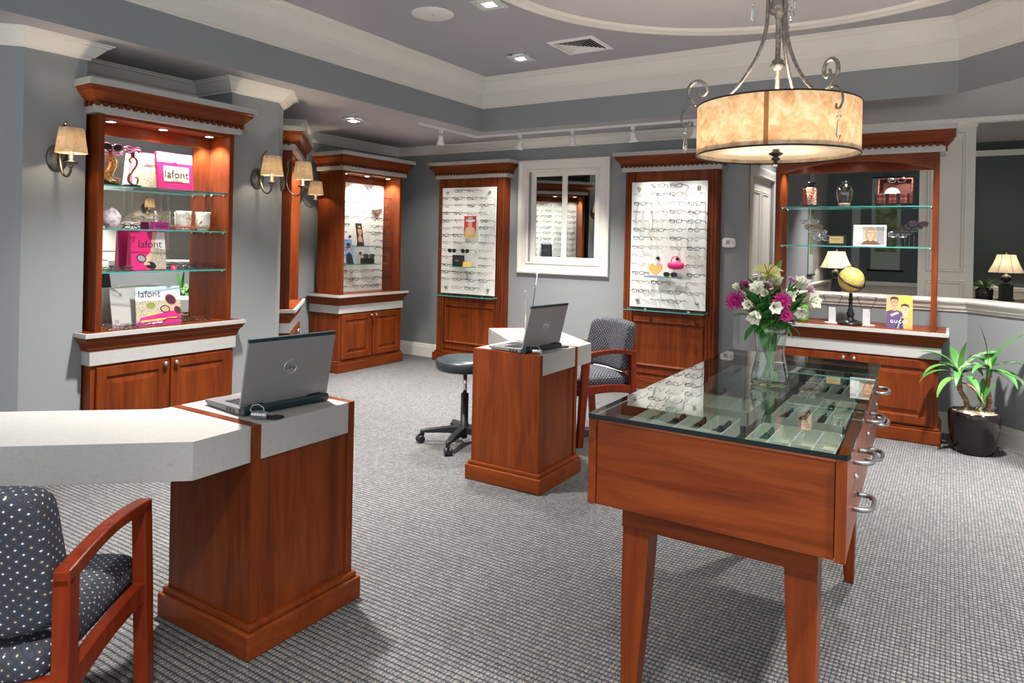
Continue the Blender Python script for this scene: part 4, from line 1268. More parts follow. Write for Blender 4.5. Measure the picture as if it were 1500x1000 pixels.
# drawers on both long sides: three along, two high
for side in (-1, 1):
    for k in range(3):
        ya = TY0 + (0.004 if side < 0 or k else 0.0185) + k * 0.4985; yb = TY0 + 0.004 + k * 0.4985 + 0.4935
        for (za, zb) in (((0.646, 0.7635), (0.765, 0.884)) if side > 0 else ((0.646, 0.884),)):
            mb = nb('cherry_y')
            if side > 0: mb.prism([(xr(ya) - 0.030, ya), (xr(ya) - 0.006, ya), (xr(yb) - 0.006, yb), (xr(yb) - 0.030, yb)], za, zb)
            else: mb.prism([(TX0 + 0.002, ya), (TX0 + 0.024, ya), (TX0 + 0.024, yb), (TX0 + 0.002, yb)], za, zb)
            d = mb.build('drawer' if side > 0 else 'side_panel', t, bevel=0.001)
            if side < 0: continue
            yc = (ya + yb) / 2 + 0.0; zc = (za + zb) / 2 + 0.010
            xs = xr(yc) - 0.006 if side > 0 else TX0 + 0.002
            mb = nb('grey_handle')
            pts = [(xs, yc - 0.060, zc), (xs + side * 0.026, yc - 0.060, zc), (xs + side * 0.042, yc - 0.042, zc), (xs + side * 0.046, yc, zc), (xs + side * 0.042, yc + 0.042, zc), (xs + side * 0.026, yc + 0.060, zc), (xs, yc + 0.060, zc)]
            mb.tube(smooth_path(pts, 4), 0.0066, 8); mb.build('handle', d)
            if za > 0.7:
                mb = nb('chrome'); mb.lathe([(0.008, xs), (0.008, xs + side * 0.005), (0.0045, xs + side * 0.009), (0.0005, xs + side * 0.009)], (0, yc - 0.02, za + 0.022), 12, axis='x'); mb.build('lock', d)
# trays with dividers and folded frames
def tray_x(side, y): return (TX0 + 0.034, -0.545) if side < 0 else (-0.478, xr(y) - 0.044)
rnd = random.Random(5)
names = {(-1, 0): 'front left', (-1, 1): 'middle left', (-1, 2): 'rear left', (1, 0): 'front right', (1, 1): 'middle right', (1, 2): 'rear right'}
for side in (-1, 1):
    for k in range(3):
        ya = TY0 + 0.045 + k * 0.492; yb = ya + 0.395
        xa, xb = tray_x(side, yb)
        mb = nb('tray_cream')
        mb.box(xa, xb, ya, yb, 0.796, 0.800)
        for a in (xa, xb - 0.004): mb.box(a, a + 0.004, ya, yb, 0.800, 0.842)
        for a in (ya, (ya + yb) / 2 - 0.002, yb - 0.004): mb.box(xa, xb, a, a + 0.004, 0.800, 0.842)
        tr = mb.build('tray', t, label='cream tray')
        n = 4
        for c in range(1, n):
            x = xa + (xb - xa) * c / n
            for r in range(2):
                y0_, y1_ = (ya + 0.004, (ya + yb) / 2 - 0.002) if r == 0 else ((ya + yb) / 2 + 0.002, yb - 0.004)
                d = nb('divider_white'); d.box(x - 0.002, x + 0.002, y0_, y1_, 0.800, 0.842); d.build('divider', tr)
        for r in range(2):
            for c in range(n):
                if rnd.random() < 0.42 and not (side < 0 and k == 0 and r == 1): continue
                x = xa + (xb - xa) * (c + 0.5) / n; y = ya + (yb - ya) * (0.25 + 0.5 * r)
                fn, fd = FOLD_DATA[rnd.randrange(4)]
                m = TR(x + 0.012, y + rnd.uniform(-.01, .01), 0.826, 90 + rnd.uniform(-5, 5), 4, 0, 0.97)
                put_mesh('folded_eyeglasses', fd, m, '%s eyeglasses, %s table tray, %s row, %s compartment from left' % (fn, names[side, k], ('near', 'far')[r], ('first', 'second', 'third', 'fourth')[c]), 'eyeglasses', 'folded eyeglasses in the table trays')

# ------------------------------------------------------------------ vase with flowers
RV = Vector((0.8471, 0.5314, 0)); FV = Vector((-0.5314, 0.8471, 0)); VB = Vector((-0.525, 2.515, 0.900))
mb = MB('clear_glass')
outer = [(0.001, 0.0), (0.056, 0.0), (0.064, 0.008), (0.066, 0.030), (0.058, 0.062), (0.050, 0.092), (0.0475, 0.118), (0.050, 0.148), (0.057, 0.184), (0.064, 0.210)]
inner = [(r - 0.0035, h) for r, h in outer[::-1][:-2]] + [(0.055, 0.016), (0.001, 0.014)]
mb.lathe(outer + inner, n=40)
va = thing('flower_vase', 'clear waisted glass vase holding the mixed bouquet on the glass table', 'vase', VB)
mb.build('vase_body', va)
mb = MB('water'); mb.lathe([(0.001, 0.0145), (0.054, 0.0165), (0.0605, 0.030), (0.0535, 0.062), (0.0480, 0.080), (0.001, 0.080)], n=32); mb.build('water', va)


def petal(mb, L, W, up, curl, mat, base=0.0, az=0.0, M0=None, cup=0.2, nu=5, nv=3, tip=1.0):
    """petal or leaf blade: length L along +x rising at angle up then curling"""
    M = (M0 or Matrix.Identity(4)) @ Matrix.Rotation(az, 4, 'Z')
    g = []
    for i in range(nu + 1):
        u = i / nu
        a = up - curl * u
        wv = W * (math.sin(PI * min(1, u ** 0.75 * 0.93 + 0.05))) ** tip
        # integrate along the curve
        x = base + L * (math.sin(up) - math.sin(up - curl * u)) / curl if abs(curl) > 1e-3 else base + L * u * math.cos(up)
        z = L * (math.cos(up - curl * u) - math.cos(up)) / curl if abs(curl) > 1e-3 else L * u * math.sin(up)
        row = []
        for j in range(nv + 1):
            v = (j / nv - 0.5) * 2
            row.append(mb.vert(M @ Vector((x - cup * wv * (v * v) * math.sin(a) * 0.6, v * wv, z + cup * wv * (v * v) * math.cos(a)))))
        g.append(row)
    for i in range(nu):
        for j in range(nv):
            mb.face((g[i][j], g[i + 1][j], g[i + 1][j + 1], g[i][j + 1]), mat, True)


def mum(mb, r, mat, M):
    rnd = random.Random(int(r * 1e5))
    for ring, (n, L, up, w) in enumerate(((15, 1.0, 0.15, 0.14), (14, 0.92, 0.45, 0.14), (12, 0.75, 0.80, 0.14), (9, 0.55, 1.15, 0.13), (6, 0.36, 1.4, 0.12))):
        for k in range(n):
            petal(mb, r * L * rnd.uniform(.92, 1.06), r * w, up + rnd.uniform(-.1, .1), 0.35, mat, r * 0.06, 2 * PI * (k + 0.5 * (ring % 2)) / n + rnd.uniform(-.08, .08), M, 0.5, 4, 2, 0.7)
    mb.M = M; mb.ball((0, 0, r * 0.12), r * 0.28, mat, 10, (1, 1, 0.7)); mb.M = None


def trumpet(mb, r, mat, M, open_=0.9, n=6, tmat='stem_green'):
    for k in range(n):
        petal(mb, r * 1.35, r * (0.60 if k % 2 else 0.46), PI / 2 - 0.12, open_, mat, r * 0.04, 2 * PI * k / n, M, 0.35, 6, 2, 0.8)
    for k in range(5):
        a = 2 * PI * k / 5
        mb.M = M
        mb.tube([(0, 0, r * .2), (math.cos(a) * r * .12, math.sin(a) * r * .12, r * .7), (math.cos(a) * r * .3, math.sin(a) * r * .3, r * 1.0)], r * 0.014, 4, 'stamen')
        mb.ball((math.cos(a) * r * .3, math.sin(a) * r * .3, r * 1.02), r * 0.045, 'stamen', 6)
        mb.M = None
    mb.M = M; mb.lathe([(0.001, -r * .12), (r * .12, -r * .02), (r * .16, r * .15), (r * .12, r * .25)], n=8, mat=tmat); mb.M = None


def flower(i, label, cat, kind, px, py, r, depth, face, mat, group, leaves=1):
    """bloom at (right, up) offsets of px, py metres from the vase foot and depth towards the back"""
    P = RV * px + Vector((0, 0, py)) + FV * depth
    if kind == 'trumpet': r *= 1.25
    if kind == 'mum': r *= 1.12
    rnd = random.Random(100 + i)
    root = thing('cut_flower', label, cat, VB, 0, group)
    # the stem runs from the vase floor through its mouth to the bloom
    a = rnd.uniform(0, 2 * PI); foot = Vector((math.cos(a) * 0.030, math.sin(a) * 0.030, 0.018))
    mouth = Vector((P.x * 0.25, P.y * 0.25, 0.205)); 
    if mouth.to_2d().length > 0.045: mouth.xy = mouth.xy.normalized() * 0.045
    waist = Vector((-foot.x * 0.25 + mouth.x * 0.4, -foot.y * 0.25 + mouth.y * 0.4, 0.115))
    d = (RV * face[0] + Vector((0, 0, face[1])) - FV * face[2]).normalized()
    pts = smooth_path([foot, waist, mouth, P * 0.5 + mouth * 0.5 + Vector((0, 0, 0.008)), P - d * r * 0.25], 4)
    s = MB('stem_green'); s.tube(pts, 0.0026, 6); s.build('stem', root)
    M = Matrix.Translation(P) @ d.to_track_quat('Z', 'Y').to_matrix().to_4x4()
    b = MB(mat)
    if kind == 'mum': mum(b, r, mat, M)
    elif kind == 'bud':
        b.M = M; b.lathe([(0.001, -r), (r * .30, -r * .6), (r * .36, 0), (r * .24, r * .7), (0.001, r)], n=10); b.M = None
    else: trumpet(b, r, mat, M, 1.75 if kind == 'lily' else 0.95)
    b.build('bloom', root)
    for k in range(leaves):
        q = rnd.uniform(0.45, 0.85); c = pts[int(q * (len(pts) - 1))]
        if c.z < 0.20: c = pts[-4]
        dirv = (RV * rnd.uniform(-1, 1) + FV * rnd.uniform(-1, 0.3) + Vector((0, 0, rnd.uniform(0.1, 0.9))))
        Mz = Matrix.Translation(c) @ Matrix.Rotation(math.atan2(dirv.y, dirv.x), 4, 'Z')
        l = MB('leaf_green'); petal(l, rnd.uniform(0.055, 0.085), rnd.uniform(0.011, 0.017), rnd.uniform(0.5, 1.2), rnd.uniform(0.4, 1.3), 'leaf_green' if rnd.random() < .8 else 'leaf_light', 0, 0, Mz, 0.25, 7, 2, 0.8)
        l.build('leaf', root)
    return root


k = 0.00238
def F(x, y): return (x - 1127) * k, (565 - y) * k
FL = [
    ('large magenta chrysanthemum at the far left of the bouquet', 'mum', 1073, 442, 0.032, -0.01, (-.6, .35, .8), 'petal_magenta'),
    ('large magenta chrysanthemum at the front centre of the bouquet', 'mum', 1132, 440, 0.030, -0.07, (.0, .35, 1), 'petal_magenta'),
    ('smaller magenta chrysanthemum lowest at the front of the bouquet', 'mum', 1137, 460, 0.021, -0.075, (.1, .2, 1), 'petal_magenta'),
    ('magenta chrysanthemum behind the leftmost white lily trumpet', 'mum', 1089, 422, 0.023, 0.02, (-.4, .8, .6), 'petal_magenta'),
    ('magenta chrysanthemum half hidden under the yellow lily', 'mum', 1120, 424, 0.022, 0.02, (0, .7, .8), 'petal_magenta'),
    ('magenta chrysanthemum half hidden right of the front one', 'mum', 1149, 442, 0.020, -0.02, (.4, .5, .8), 'petal_magenta'),
    ('magenta chrysanthemum tucked low among the left leaves', 'mum', 1091, 448, 0.018, -0.02, (-.3, .2, .9), 'petal_magenta'),
    ('pale pink chrysanthemum at the far right of the bouquet', 'mum', 1184, 427, 0.026, 0.0, (.7, .4, .7), 'petal_pink'),
    ('pale pink chrysanthemum behind the upper right white lily', 'mum', 1162, 412, 0.020, 0.03, (.3, .8, .5), 'petal_pink'),
    ('small pink bloom hanging low at the right of the vase mouth', 'mum', 1159, 471, 0.013, -0.01, (.8, -.2, .7), 'petal_pink'),
    ('open yellow lily crowning the bouquet', 'lily', 1119, 410, 0.050, -0.01, (-.05, 1, .45), 'lily_yellow'),
    ('pale green lily bud at the top of the bouquet', 'bud', 1139, 391, 0.024, 0.01, (.35, 1, 0), 'leaf_light'),
    ('white alstroemeria pointing up left of the centre', 'trumpet', 1100, 430, 0.028, -0.06, (-.4, .9, .5), 'petal_white'),
    ('small cream alstroemeria at the upper left edge', 'trumpet', 1079, 426, 0.016, 0.0, (-.6, .7, .4), 'petal_white'),
    ('white alstroemeria facing left beside the large magenta bloom', 'trumpet', 1090, 446, 0.020, -0.06, (-.9, .1, .6), 'petal_white'),
    ('white alstroemeria drooping at the lower left', 'trumpet', 1098, 456, 0.028, -0.065, (-.6, -.7, .5), 'petal_white'),
    ('white alstroemeria open at the front left of centre', 'trumpet', 1117, 446, 0.025, -0.08, (0, -.1, 1), 'petal_white'),
    ('greenish white alstroemeria bud above the front centre', 'trumpet', 1115, 430, 0.017, -0.05, (-.9, .2, .4), 'petal_white'),
    ('white alstroemeria at the back right of the lily', 'trumpet', 1134, 419, 0.026, 0.01, (-.1, .8, .6), 'petal_white'),
    ('white alstroemeria bud leaning right above the front magenta bloom', 'trumpet', 1140, 431, 0.022, -0.05, (.7, -.1, .6), 'petal_white'),
    ('tall white alstroemeria at the upper right', 'trumpet', 1165, 424, 0.030, -0.02, (.1, .9, .5), 'petal_white'),
    ('large white alstroemeria open at the right', 'trumpet', 1171, 442, 0.032, -0.04, (.4, .3, .9), 'petal_white'),
    ('white alstroemeria drooping at the lower right', 'trumpet', 1163, 449, 0.024, -0.05, (-.3, -.6, .7), 'petal_white'),
]
for i, (lab, kind, x, y, r, dp, fc, m) in enumerate(FL):
    a, b = F(x, y)
    flower(i, lab, 'flower', kind, a, b, r, dp, fc, m, None, 2 if kind != 'bud' else 1)
# leafy stems of the bouquet
rnd = random.Random(9)
LF = [(1088, 492, .1), (1112, 500, .2), (1150, 490, .2), (1166, 488, 0), (1075, 462, .3), (1128, 470, .4), (1132, 450, .8), (1105, 458, .5), (1077, 418, .6), (1094, 408, .9), (1108, 424, 1.0), (1096, 447, .8), (1083, 452, .4), (1102, 470, .3), (1120, 480, .5), (1146, 474, .6), (1157, 470, .3), (1143, 412, 1.1), (1153, 417, 1.0),
      (1172, 410, 1.2), (1186, 418, .3), (1150, 448, .7), (1096, 482, .2), (1110, 440, .9)]
LN = ['drooping at the lower left outside the vase', 'hanging over the vase front, left', 'hanging over the vase front, right', 'drooping at the lower right outside the vase', 'curling under the far left bloom', 'below the front magenta bloom', 'behind the front magenta bloom', 'left under the white trumpets', 'far left edge', 'upper left', 'centre left under the lily', 'left of centre', 'lower far left', 'lower left', 'front over the vase mouth', 'front right of the vase mouth', 'right of the vase mouth hanging down', 'upper right of the lily', 'upper right beside the lily bud',
      'top right', 'far right edge', 'right of the front magenta bloom', 'left of the vase mouth hanging down', 'centre behind the white trumpets']
for i, ((x, y, up), nm) in enumerate(zip(LF, LN)):
    a, b = F(x, y)
    tip = RV * a + Vector((0, 0, b)) + FV * rnd.uniform(-0.06, 0.0)
    root = thing('foliage_sprig', 'green leaf spray of the bouquet, %s' % nm, 'leaf', VB, 0, None)
    mouth = Vector((tip.x * 0.3, tip.y * 0.3, 0.205))
    if mouth.to_2d().length > 0.045: mouth.xy = mouth.xy.normalized() * 0.045
    an = rnd.uniform(0, 2 * PI); foot = Vector((math.cos(an) * 0.025, math.sin(an) * 0.025, 0.02))
    mid = mouth + (tip - mouth) * 0.35 + Vector((0, 0, 0.015))
    s = MB('stem_green'); s.tube(smooth_path([foot, Vector((mouth.x * .3, mouth.y * .3, 0.115)), mouth, mid], 4), 0.0022, 5); s.build('stem', root)
    d = tip - mid
    for j in range(3):
        L = max(0.05, d.length * (1.35 if j == 0 else 0.9)); az = math.atan2(d.y, d.x) + (0, 0.7, -0.8)[j]
        el = math.asin(max(-1, min(1, d.z / max(1e-4, d.length))))
        l = MB('leaf_green'); petal(l, min(L, 0.11), rnd.uniform(0.016, 0.023), el + 0.35, 0.7 + rnd.uniform(0, .3), 'leaf_green' if rnd.random() < .75 else 'leaf_light', 0, az, Matrix.Translation(mid - d.normalized() * 0.012 * j), 0.22, 8, 2, 0.8)
        l.build('leaf', root)

# ------------------------------------------------------------------ potted plant in the corner
PC = Vector((0.160, 5.715, 0))
pot = thing('planter', 'glossy black planter of moss beside the right hutch', 'planter', PC, R(40))
mb = MB('pot_glaze')
def potp(u, v):
    h = v; a = 2 * PI * u
    prof = [(0.001, 0.0), (0.102, 0.0), (0.112, 0.010), (0.132, 0.09), (0.146, 0.18), (0.148, 0.258), (0.143, 0.282), (0.134, 0.285), (0.130, 0.26), (0.130, 0.20)]
    f = v * (len(prof) - 1); i = min(int(f), len(prof) - 2); q = f - i
    r = prof[i][0] * (1 - q) + prof[i + 1][0] * q; z = prof[i][1] * (1 - q) + prof[i + 1][1] * q
    c, s = math.cos(a), math.sin(a)
    e = lambda t: math.copysign(abs(t) ** 0.86, t)
    return (r * e(c), r * e(s), z)
mb.grid(potp, 48, 27, close_u=True); mb.build('pot', pot)
mb = MB('moss')
rnd = random.Random(3)
def mossf(u, v):
    a = 2 * PI * u; r = 0.132 * v
    e = lambda t: math.copysign(abs(t) ** 0.9, t)
    return (r * e(math.cos(a)), r * e(math.sin(a)), 0.272 + 0.022 * (1 - v * v) + rnd.uniform(-.006, .008))
mb.grid(mossf, 40, 12, close_u=True)
for k in range(160):
    a = rnd.uniform(0, 2 * PI); r = rnd.uniform(0.02, 0.132)
    p = Vector((r * math.cos(a), r * math.sin(a), 0.280 + rnd.uniform(0, .018)))
    q = p + Vector((rnd.uniform(-.03, .03), rnd.uniform(-.03, .03), rnd.uniform(-.012, .012)))
    mb.tube([p, (p + q) / 2 + Vector((0, 0, .008)), q], 0.0012, 3)
m_ = mb.build('moss', pot); m_['kind'] = 'stuff'


def cane_plant(label, foot, top, leaves, lean=0.0, r=0.016):
    root = thing('potted_dracaena', label, 'plant', PC + Vector((foot[0], foot[1], 0.270)))
    f = Vector((0, 0, 0)); tpt = Vector(top)
    pts = smooth_path([f, tpt * 0.35 + Vector((0.012, 0, 0)), tpt * 0.7 + Vector((-0.006, 0, 0)), tpt], 5)
    rr = [r * (1.0 + 0.14 * (j % 2)) * (1 - 0.2 * j / len(pts)) for j in range(len(pts))]
    mb = MB('cane_bark'); mb.tube(pts, rr, 8)
    for j in range(0, len(pts) - 1, 2):            # old leaf scars
        mb.tube([pts[j] + Vector((r * 1.05 * math.cos(a), r * 1.05 * math.sin(a), 0.004 * math.sin(3 * a))) for a in [2 * PI * q / 8 for q in range(8)]], 0.0035, 4, 'moss' if j % 4 else 'leaf_green', closed=True)
    mb.build('stem', root)
    mb = MB('leaf_light'); mb.tube([tpt - Vector((0, 0, 0.01)), tpt + Vector((0, 0, 0.05)), tpt + Vector((0, 0, 0.10))], [r * 0.95, r * 1.15, r * 0.5], 8); mb.build('crown_sheath', root)
    for (az, L, W, up, curl, z, mat) in leaves:
        l = MB(mat); petal(l, L, W, up, curl, mat, 0.006, R(az), Matrix.Translation(tpt + Vector((0, 0, z))), 0.22, 12, 4, 0.75)
        l.build('leaf', root)
    return root


# azimuths: 32 = picture right, 212 = picture left, -58 = towards the camera, 122 = away
cane_plant('left cane of the corner plant with arching narrow green leaves', (-0.040, 0.0), (-0.050, -0.012, 0.205),
           [(212, 0.29, 0.027, 0.85, 1.9, 0.06, 'leaf_green'), (196, 0.28, 0.027, 0.60, 1.7, 0.04, 'leaf_green'), (234, 0.27, 0.024, 0.35, 1.7, 0.02, 'leaf_light'), (178, 0.30, 0.030, 1.15, 1.5, 0.07, 'leaf_green'), (150, 0.28, 0.028, 0.9, 1.6, 0.05, 'leaf_green'),
            (30, 0.34, 0.027, 1.15, 1.3, 0.06, 'leaf_variegated'), (58, 0.30, 0.027, 0.75, 1.7, 0.05, 'leaf_variegated'), (8, 0.33, 0.030, 0.70, 1.6, 0.05, 'leaf_variegated'), (110, 0.28, 0.028, 1.2, 1.2, 0.07, 'leaf_green'),
            (-60, 0.22, 0.020, 1.5, 0.5, 0.08, 'leaf_light'), (300, 0.27, 0.026, 0.6, 1.9, 0.03, 'leaf_green'), (265, 0.26, 0.024, 0.8, 1.9, 0.04, 'leaf_green'), (340, 0.20, 0.026, -0.2, 1.0, 0.0, 'cane_bark')])
cane_plant('right cane of the corner plant with broad variegated leaves', (0.070, 0.030), (0.012, 0.0, 0.270),
           [(10, 0.31, 0.030, 1.20, 0.75, 0.07, 'leaf_green'), (4, 0.31, 0.034, 0.55, 1.1, 0.05, 'leaf_variegated'), (-12, 0.27, 0.058, 0.30, 1.6, 0.02, 'leaf_variegated'), (208, 0.22, 0.030, 0.65, 1.5, 0.04, 'leaf_variegated'),
            (190, 0.27, 0.018, 1.5, 0.3, 0.08, 'leaf_light'), (80, 0.20, 0.036, 1.1, 1.1, 0.05, 'leaf_green'), (240, 0.22, 0.024, 0.7, 1.6, 0.04, 'leaf_green'), (320, 0.24, 0.030, 0.4, 1.7, 0.03, 'leaf_green'), (120, 0.24, 0.030, 0.8, 1.4, 0.05, 'leaf_green')])
cane_plant('small leafy offshoot between the two canes of the corner plant', (0.03, -0.04), (0.010, 0.0, 0.050),
           [(20, 0.16, 0.030, 1.35, 0.6, 0.03, 'leaf_green'), (190, 0.15, 0.028, 1.3, 0.6, 0.03, 'leaf_light'), (80, 0.17, 0.030, 1.5, 0.4, 0.03, 'leaf_green')], r=0.007)

# ------------------------------------------------------------------ pendant
PP = Vector((-0.745, 3.605, 0))
pd = thing('pendant_light', 'large parchment drum pendant with scrolled metal arms and crystal drops', 'pendant light', PP)
ZB, ZT, RD = 1.838, 2.083, 0.383
def pm(m):
    return MB(m)
mb = pm('drum_shade'); mb.lathe([(RD - 0.002, ZB), (RD, ZB), (RD, ZT), (RD - 0.002, ZT), (RD - 0.002, ZB)], n=96); mb.build('lamp_shade', pd, label='mottled parchment drum')
mb = pm('drum_seam')
a0 = R(32.1 - 117)
mb.grid(lambda u, v: ((RD + 0.001) * math.cos(a0 + 0.055 * (u - .5)), (RD + 0.001) * math.sin(a0 + 0.055 * (u - .5)), ZB + (ZT - ZB) * v), 3, 1); mb.build('shade_seam', pd, label='darker vertical seam')
mb = pm('black_satin')
for z in (ZB, ZT): mb.tube([(RD * math.cos(2 * PI * k / 96), RD * math.sin(2 * PI * k / 96), z) for k in range(96)], 0.0045, 6, closed=True)
mb.build('rim', pd)
mb = pm('diffuser'); mb.lathe([(0.001, ZB + 0.030), (RD - 0.005, ZB + 0.022), (RD - 0.005, ZB + 0.026), (0.001, ZB + 0.034)], n=64); mb.build('diffuser', pd)
mb = pm('black_satin'); mb.lathe([(0.001, ZB - 0.045), (0.008, ZB - 0.044), (0.012, ZB - 0.036), (0.008, ZB - 0.028), (0.022, ZB - 0.022), (0.018, ZB - 0.012), (0.010, ZB - 0.008), (0.032, ZB + 0.004), (0.036, ZB + 0.010), (0.020, ZB + 0.016), (0.016, ZB + 0.03)], n=24)
mb.ball((0, 0, ZB - 0.052), 0.010, 'chrome', 12); mb.build('finial', pd)
mb = pm('pendant_metal')
mb.lathe([(0.011, ZB + 0.03), (0.011, 2.255), (0.020, 2.262), (0.034, 2.278), (0.036, 2.288), (0.024, 2.296), (0.030, 2.304), (0.020, 2.314), (0.013, 2.322), (0.013, 2.515), (0.019, 2.522), (0.019, 2.535), (0.042, 2.548), (0.046, 2.590), (0.034, 2.612), (0.020, 2.62), (0.016, 2.66), (0.016, 2.97)], n=20)
mb.lathe([(0.075, 3.0), (0.075, 2.985), (0.045, 2.97), (0.012, 2.955)], n=28); mb.build('stem', pd)


def crystal(root, p, parent):
    x, y, z = p
    mb = MB('crystal')
    mb.lathe([(0.0005, z), (0.007, z - 0.008), (0.0005, z - 0.016)], (x, y, 0), 8, smooth=False)
    mb.lathe([(0.0005, z - 0.018), (0.015, z - 0.027), (0.0005, z - 0.036)], (x, y, 0), 8, smooth=False)
    mb.lathe([(0.0005, z - 0.038), (0.006, z - 0.046), (0.012, z - 0.105), (0.0005, z - 0.135)], (x, y, 0), 6, smooth=False)
    mb.build('crystal_drop', parent, label='clear faceted crystal')


for ang in (-75, 45, 165):
    A = R(32.1 + ang); d = Vector((math.cos(A), math.sin(A), 0))
    P = lambda r, z: d * r + Vector((0, 0, z))
    path = [P(0.030, 2.86), P(0.050, 2.72), P(0.052, 2.58), P(0.060, 2.46), P(0.100, 2.33), P(0.180, 2.20), P(0.270, 2.115), P(0.335, 2.094), P(0.385, 2.106), P(0.424, 2.145), P(0.424, 2.196), P(0.388, 2.222), P(0.350, 2.208), P(0.338, 2.172), P(0.358, 2.148), P(0.380, 2.160), P(0.376, 2.178)]
    pts = smooth_path(path, 6)
    rr = [0.0095] * len(pts)
    for j in range(len(pts)):
        q = j / (len(pts) - 1)
        if q > 0.80: rr[j] = 0.0095 - 0.003 * (q - 0.8) / 0.2
    mb = MB('pendant_metal'); mb.tube(pts, rr, 8, flat=1.0); a = mb.build('arm', pd)
    mb = MB('pendant_metal')                       # lower hook over the shade
    mb.tube(smooth_path([P(0.392, 2.098), P(0.425, 2.092), P(0.455, 2.065), P(0.462, 2.025), P(0.445, 1.995), P(0.422, 2.000), P(0.424, 2.018)], 5), 0.0055, 6); mb.build('hook', a)
    crystal(pd, (d.x * 0.440, d.y * 0.440, 1.985), a)
    mb = MB('pendant_metal')                       # upper hooks
    mb.tube(smooth_path([P(0.050, 2.74), P(0.085, 2.80), P(0.125, 2.78), P(0.145, 2.72), P(0.140, 2.665), P(0.115, 2.640), P(0.100, 2.66), P(0.115, 2.675)], 5), 0.006, 6); mb.build('hook', a)
    crystal(pd, (d.x * 0.122, d.y * 0.122, 2.630), a)
for k in range(3):
    A = R(32.1 + 20 + 120 * k)
    lamp('pendant_glow', 'POINT', PP + Vector((0.16 * math.cos(A), 0.16 * math.sin(A), ZB + 0.12)), 9, (1.0, 0.84, 0.64), 0.04)

# ------------------------------------------------------------------ wall sconces
def sconce(label, loc, rz, power=15):
    root = thing('wall_sconce', label, 'wall sconce', loc, rz, 'wall sconces with parchment shades')
    mb = MB('aged_iron'); mb.lathe([(0.001, -0.030), (0.030, -0.028), (0.062, -0.022), (0.072, -0.012), (0.078, -0.008), (0.078, 0.0)], n=32, axis='y', sx=0.72); mb.build('back_plate', root)
    arm = [(0, -0.135, 0.215), (0, -0.085, 0.165), (0, -0.052, 0.10), (0, -0.040, 0.03), (0, -0.046, -0.035), (0, -0.075, -0.090), (0, -0.118, -0.108), (0, -0.152, -0.090), (0, -0.165, -0.058)]
    arm = [(0, y - 0.0 if k > 1 else y + 0.035, z * (0.92 if k < 3 else 1)) for k, (x, y, z) in enumerate(arm)]
    mb = MB('aged_iron'); pts = smooth_path(arm, 5); mb.tube(pts, [0.0075] * len(pts), 8, flat=0.8)
    mb.tube([(0, 0, 0), (0, -0.043, 0.0)], 0.008, 8); mb.build('arm', root)
    C = (0, -0.165, 0)
    mb = MB('aged_iron'); mb.lathe([(0.006, -0.062), (0.014, -0.052), (0.010, -0.044), (0.036, -0.034), (0.040, -0.030), (0.020, -0.026), (0.012, -0.020), (0.0115, 0.05)], C, 20); mb.build('candle_cup', root)
    mb = MB('glow_white'); mb.ball((0, -0.165, 0.078), 0.016, 'glow_white', 10, (1, 1, 1.5)); mb.build('bulb', root)
    mb = MB('sconce_shade'); mb.lathe([(0.078, 0.020), (0.079, 0.022), (0.060, 0.158), (0.058, 0.158), (0.078, 0.020)], C, 32); mb.build('lamp_shade', root, label='parchment shade')
    p = root.matrix_basis @ Vector((0, -0.165, 0.075))
    lamp('sconce_glow', 'POINT', p, power, (1.0, 0.80, 0.55), 0.018)
    return root


sconce('parchment wall sconce on the pier left of the mirrored hutch', (-4.30, 1.935, 1.800), PI / 2)
sconce('parchment wall sconce facing the room on the pier right of the mirrored hutch', (-4.30, 3.275, 1.800), PI / 2)
nv = Vector((Q, Q))
sconce('parchment wall sconce on the angled pier face, middle of the cluster of three', (-4.447, 3.607, 1.815), R(135))
sconce('parchment wall sconce farthest back of the close cluster of three', (-5.655, 4.815, 1.800), R(135))
sconce('parchment wall sconce on the white panelled wall, seen in the niche mirror', (2.30, 6.35, 1.80), -PI / 2)

# ------------------------------------------------------------------ ceiling fittings
DL = ['square glass downlight in the raised ceiling beside the vent', 'square glass downlight in the low soffit near the back corner', 'square glass downlight at the edge of the round ceiling moulding']
for i, (x, y, z, p) in enumerate(DOWNLIGHTS):
    t = thing('downlight', DL[i] if i < 3 else ['unseen downlight above the foreground desk', 'unseen downlight above the camera', 'unseen downlight left behind the camera', 'unseen downlight above the table front', 'unseen downlight in the tray behind the pendant', 'unseen downlight in the soffit by the corner plant', 'unseen downlight in the right soffit', 'unseen downlight above the waiting room lamp', 'unseen downlight above the waiting room scroll', 'unseen downlight by the passage door'][i - 3], 'downlight', (x, y, z), R(8) if i < 3 else 0, 'recessed downlights')
    mb = MB('white_enamel'); mb.lathe([(0.078, 0), (0.078, -0.010), (0.062, -0.016), (0.050, -0.006), (0.048, 0.0)], n=28); mb.build('trim_ring', t)
    mb = MB('frosted_plate')
    for q in ((-0.098, 0.098, -0.098, -0.042), (-0.098, 0.098, 0.042, 0.098), (-0.098, -0.042, -0.042, 0.042), (0.042, 0.098, -0.042, 0.042)): mb.box(*q, -0.032, -0.026)
    mb.build('glass_plate', t)
    mb = MB('chrome')
    for sx in (-1, 1):
        for sy in (-1, 1): mb.lathe([(0.006, 0), (0.006, -0.034), (0.001, -0.036)], (sx * 0.066, sy * 0.066, 0), 8)
    mb.build('stud', t)
    mb = MB('glow_white'); mb.lathe([(0.036, -0.004), (0.034, -0.026), (0.024, -0.040), (0.001, -0.044)], n=20); mb.build('bulb', t)

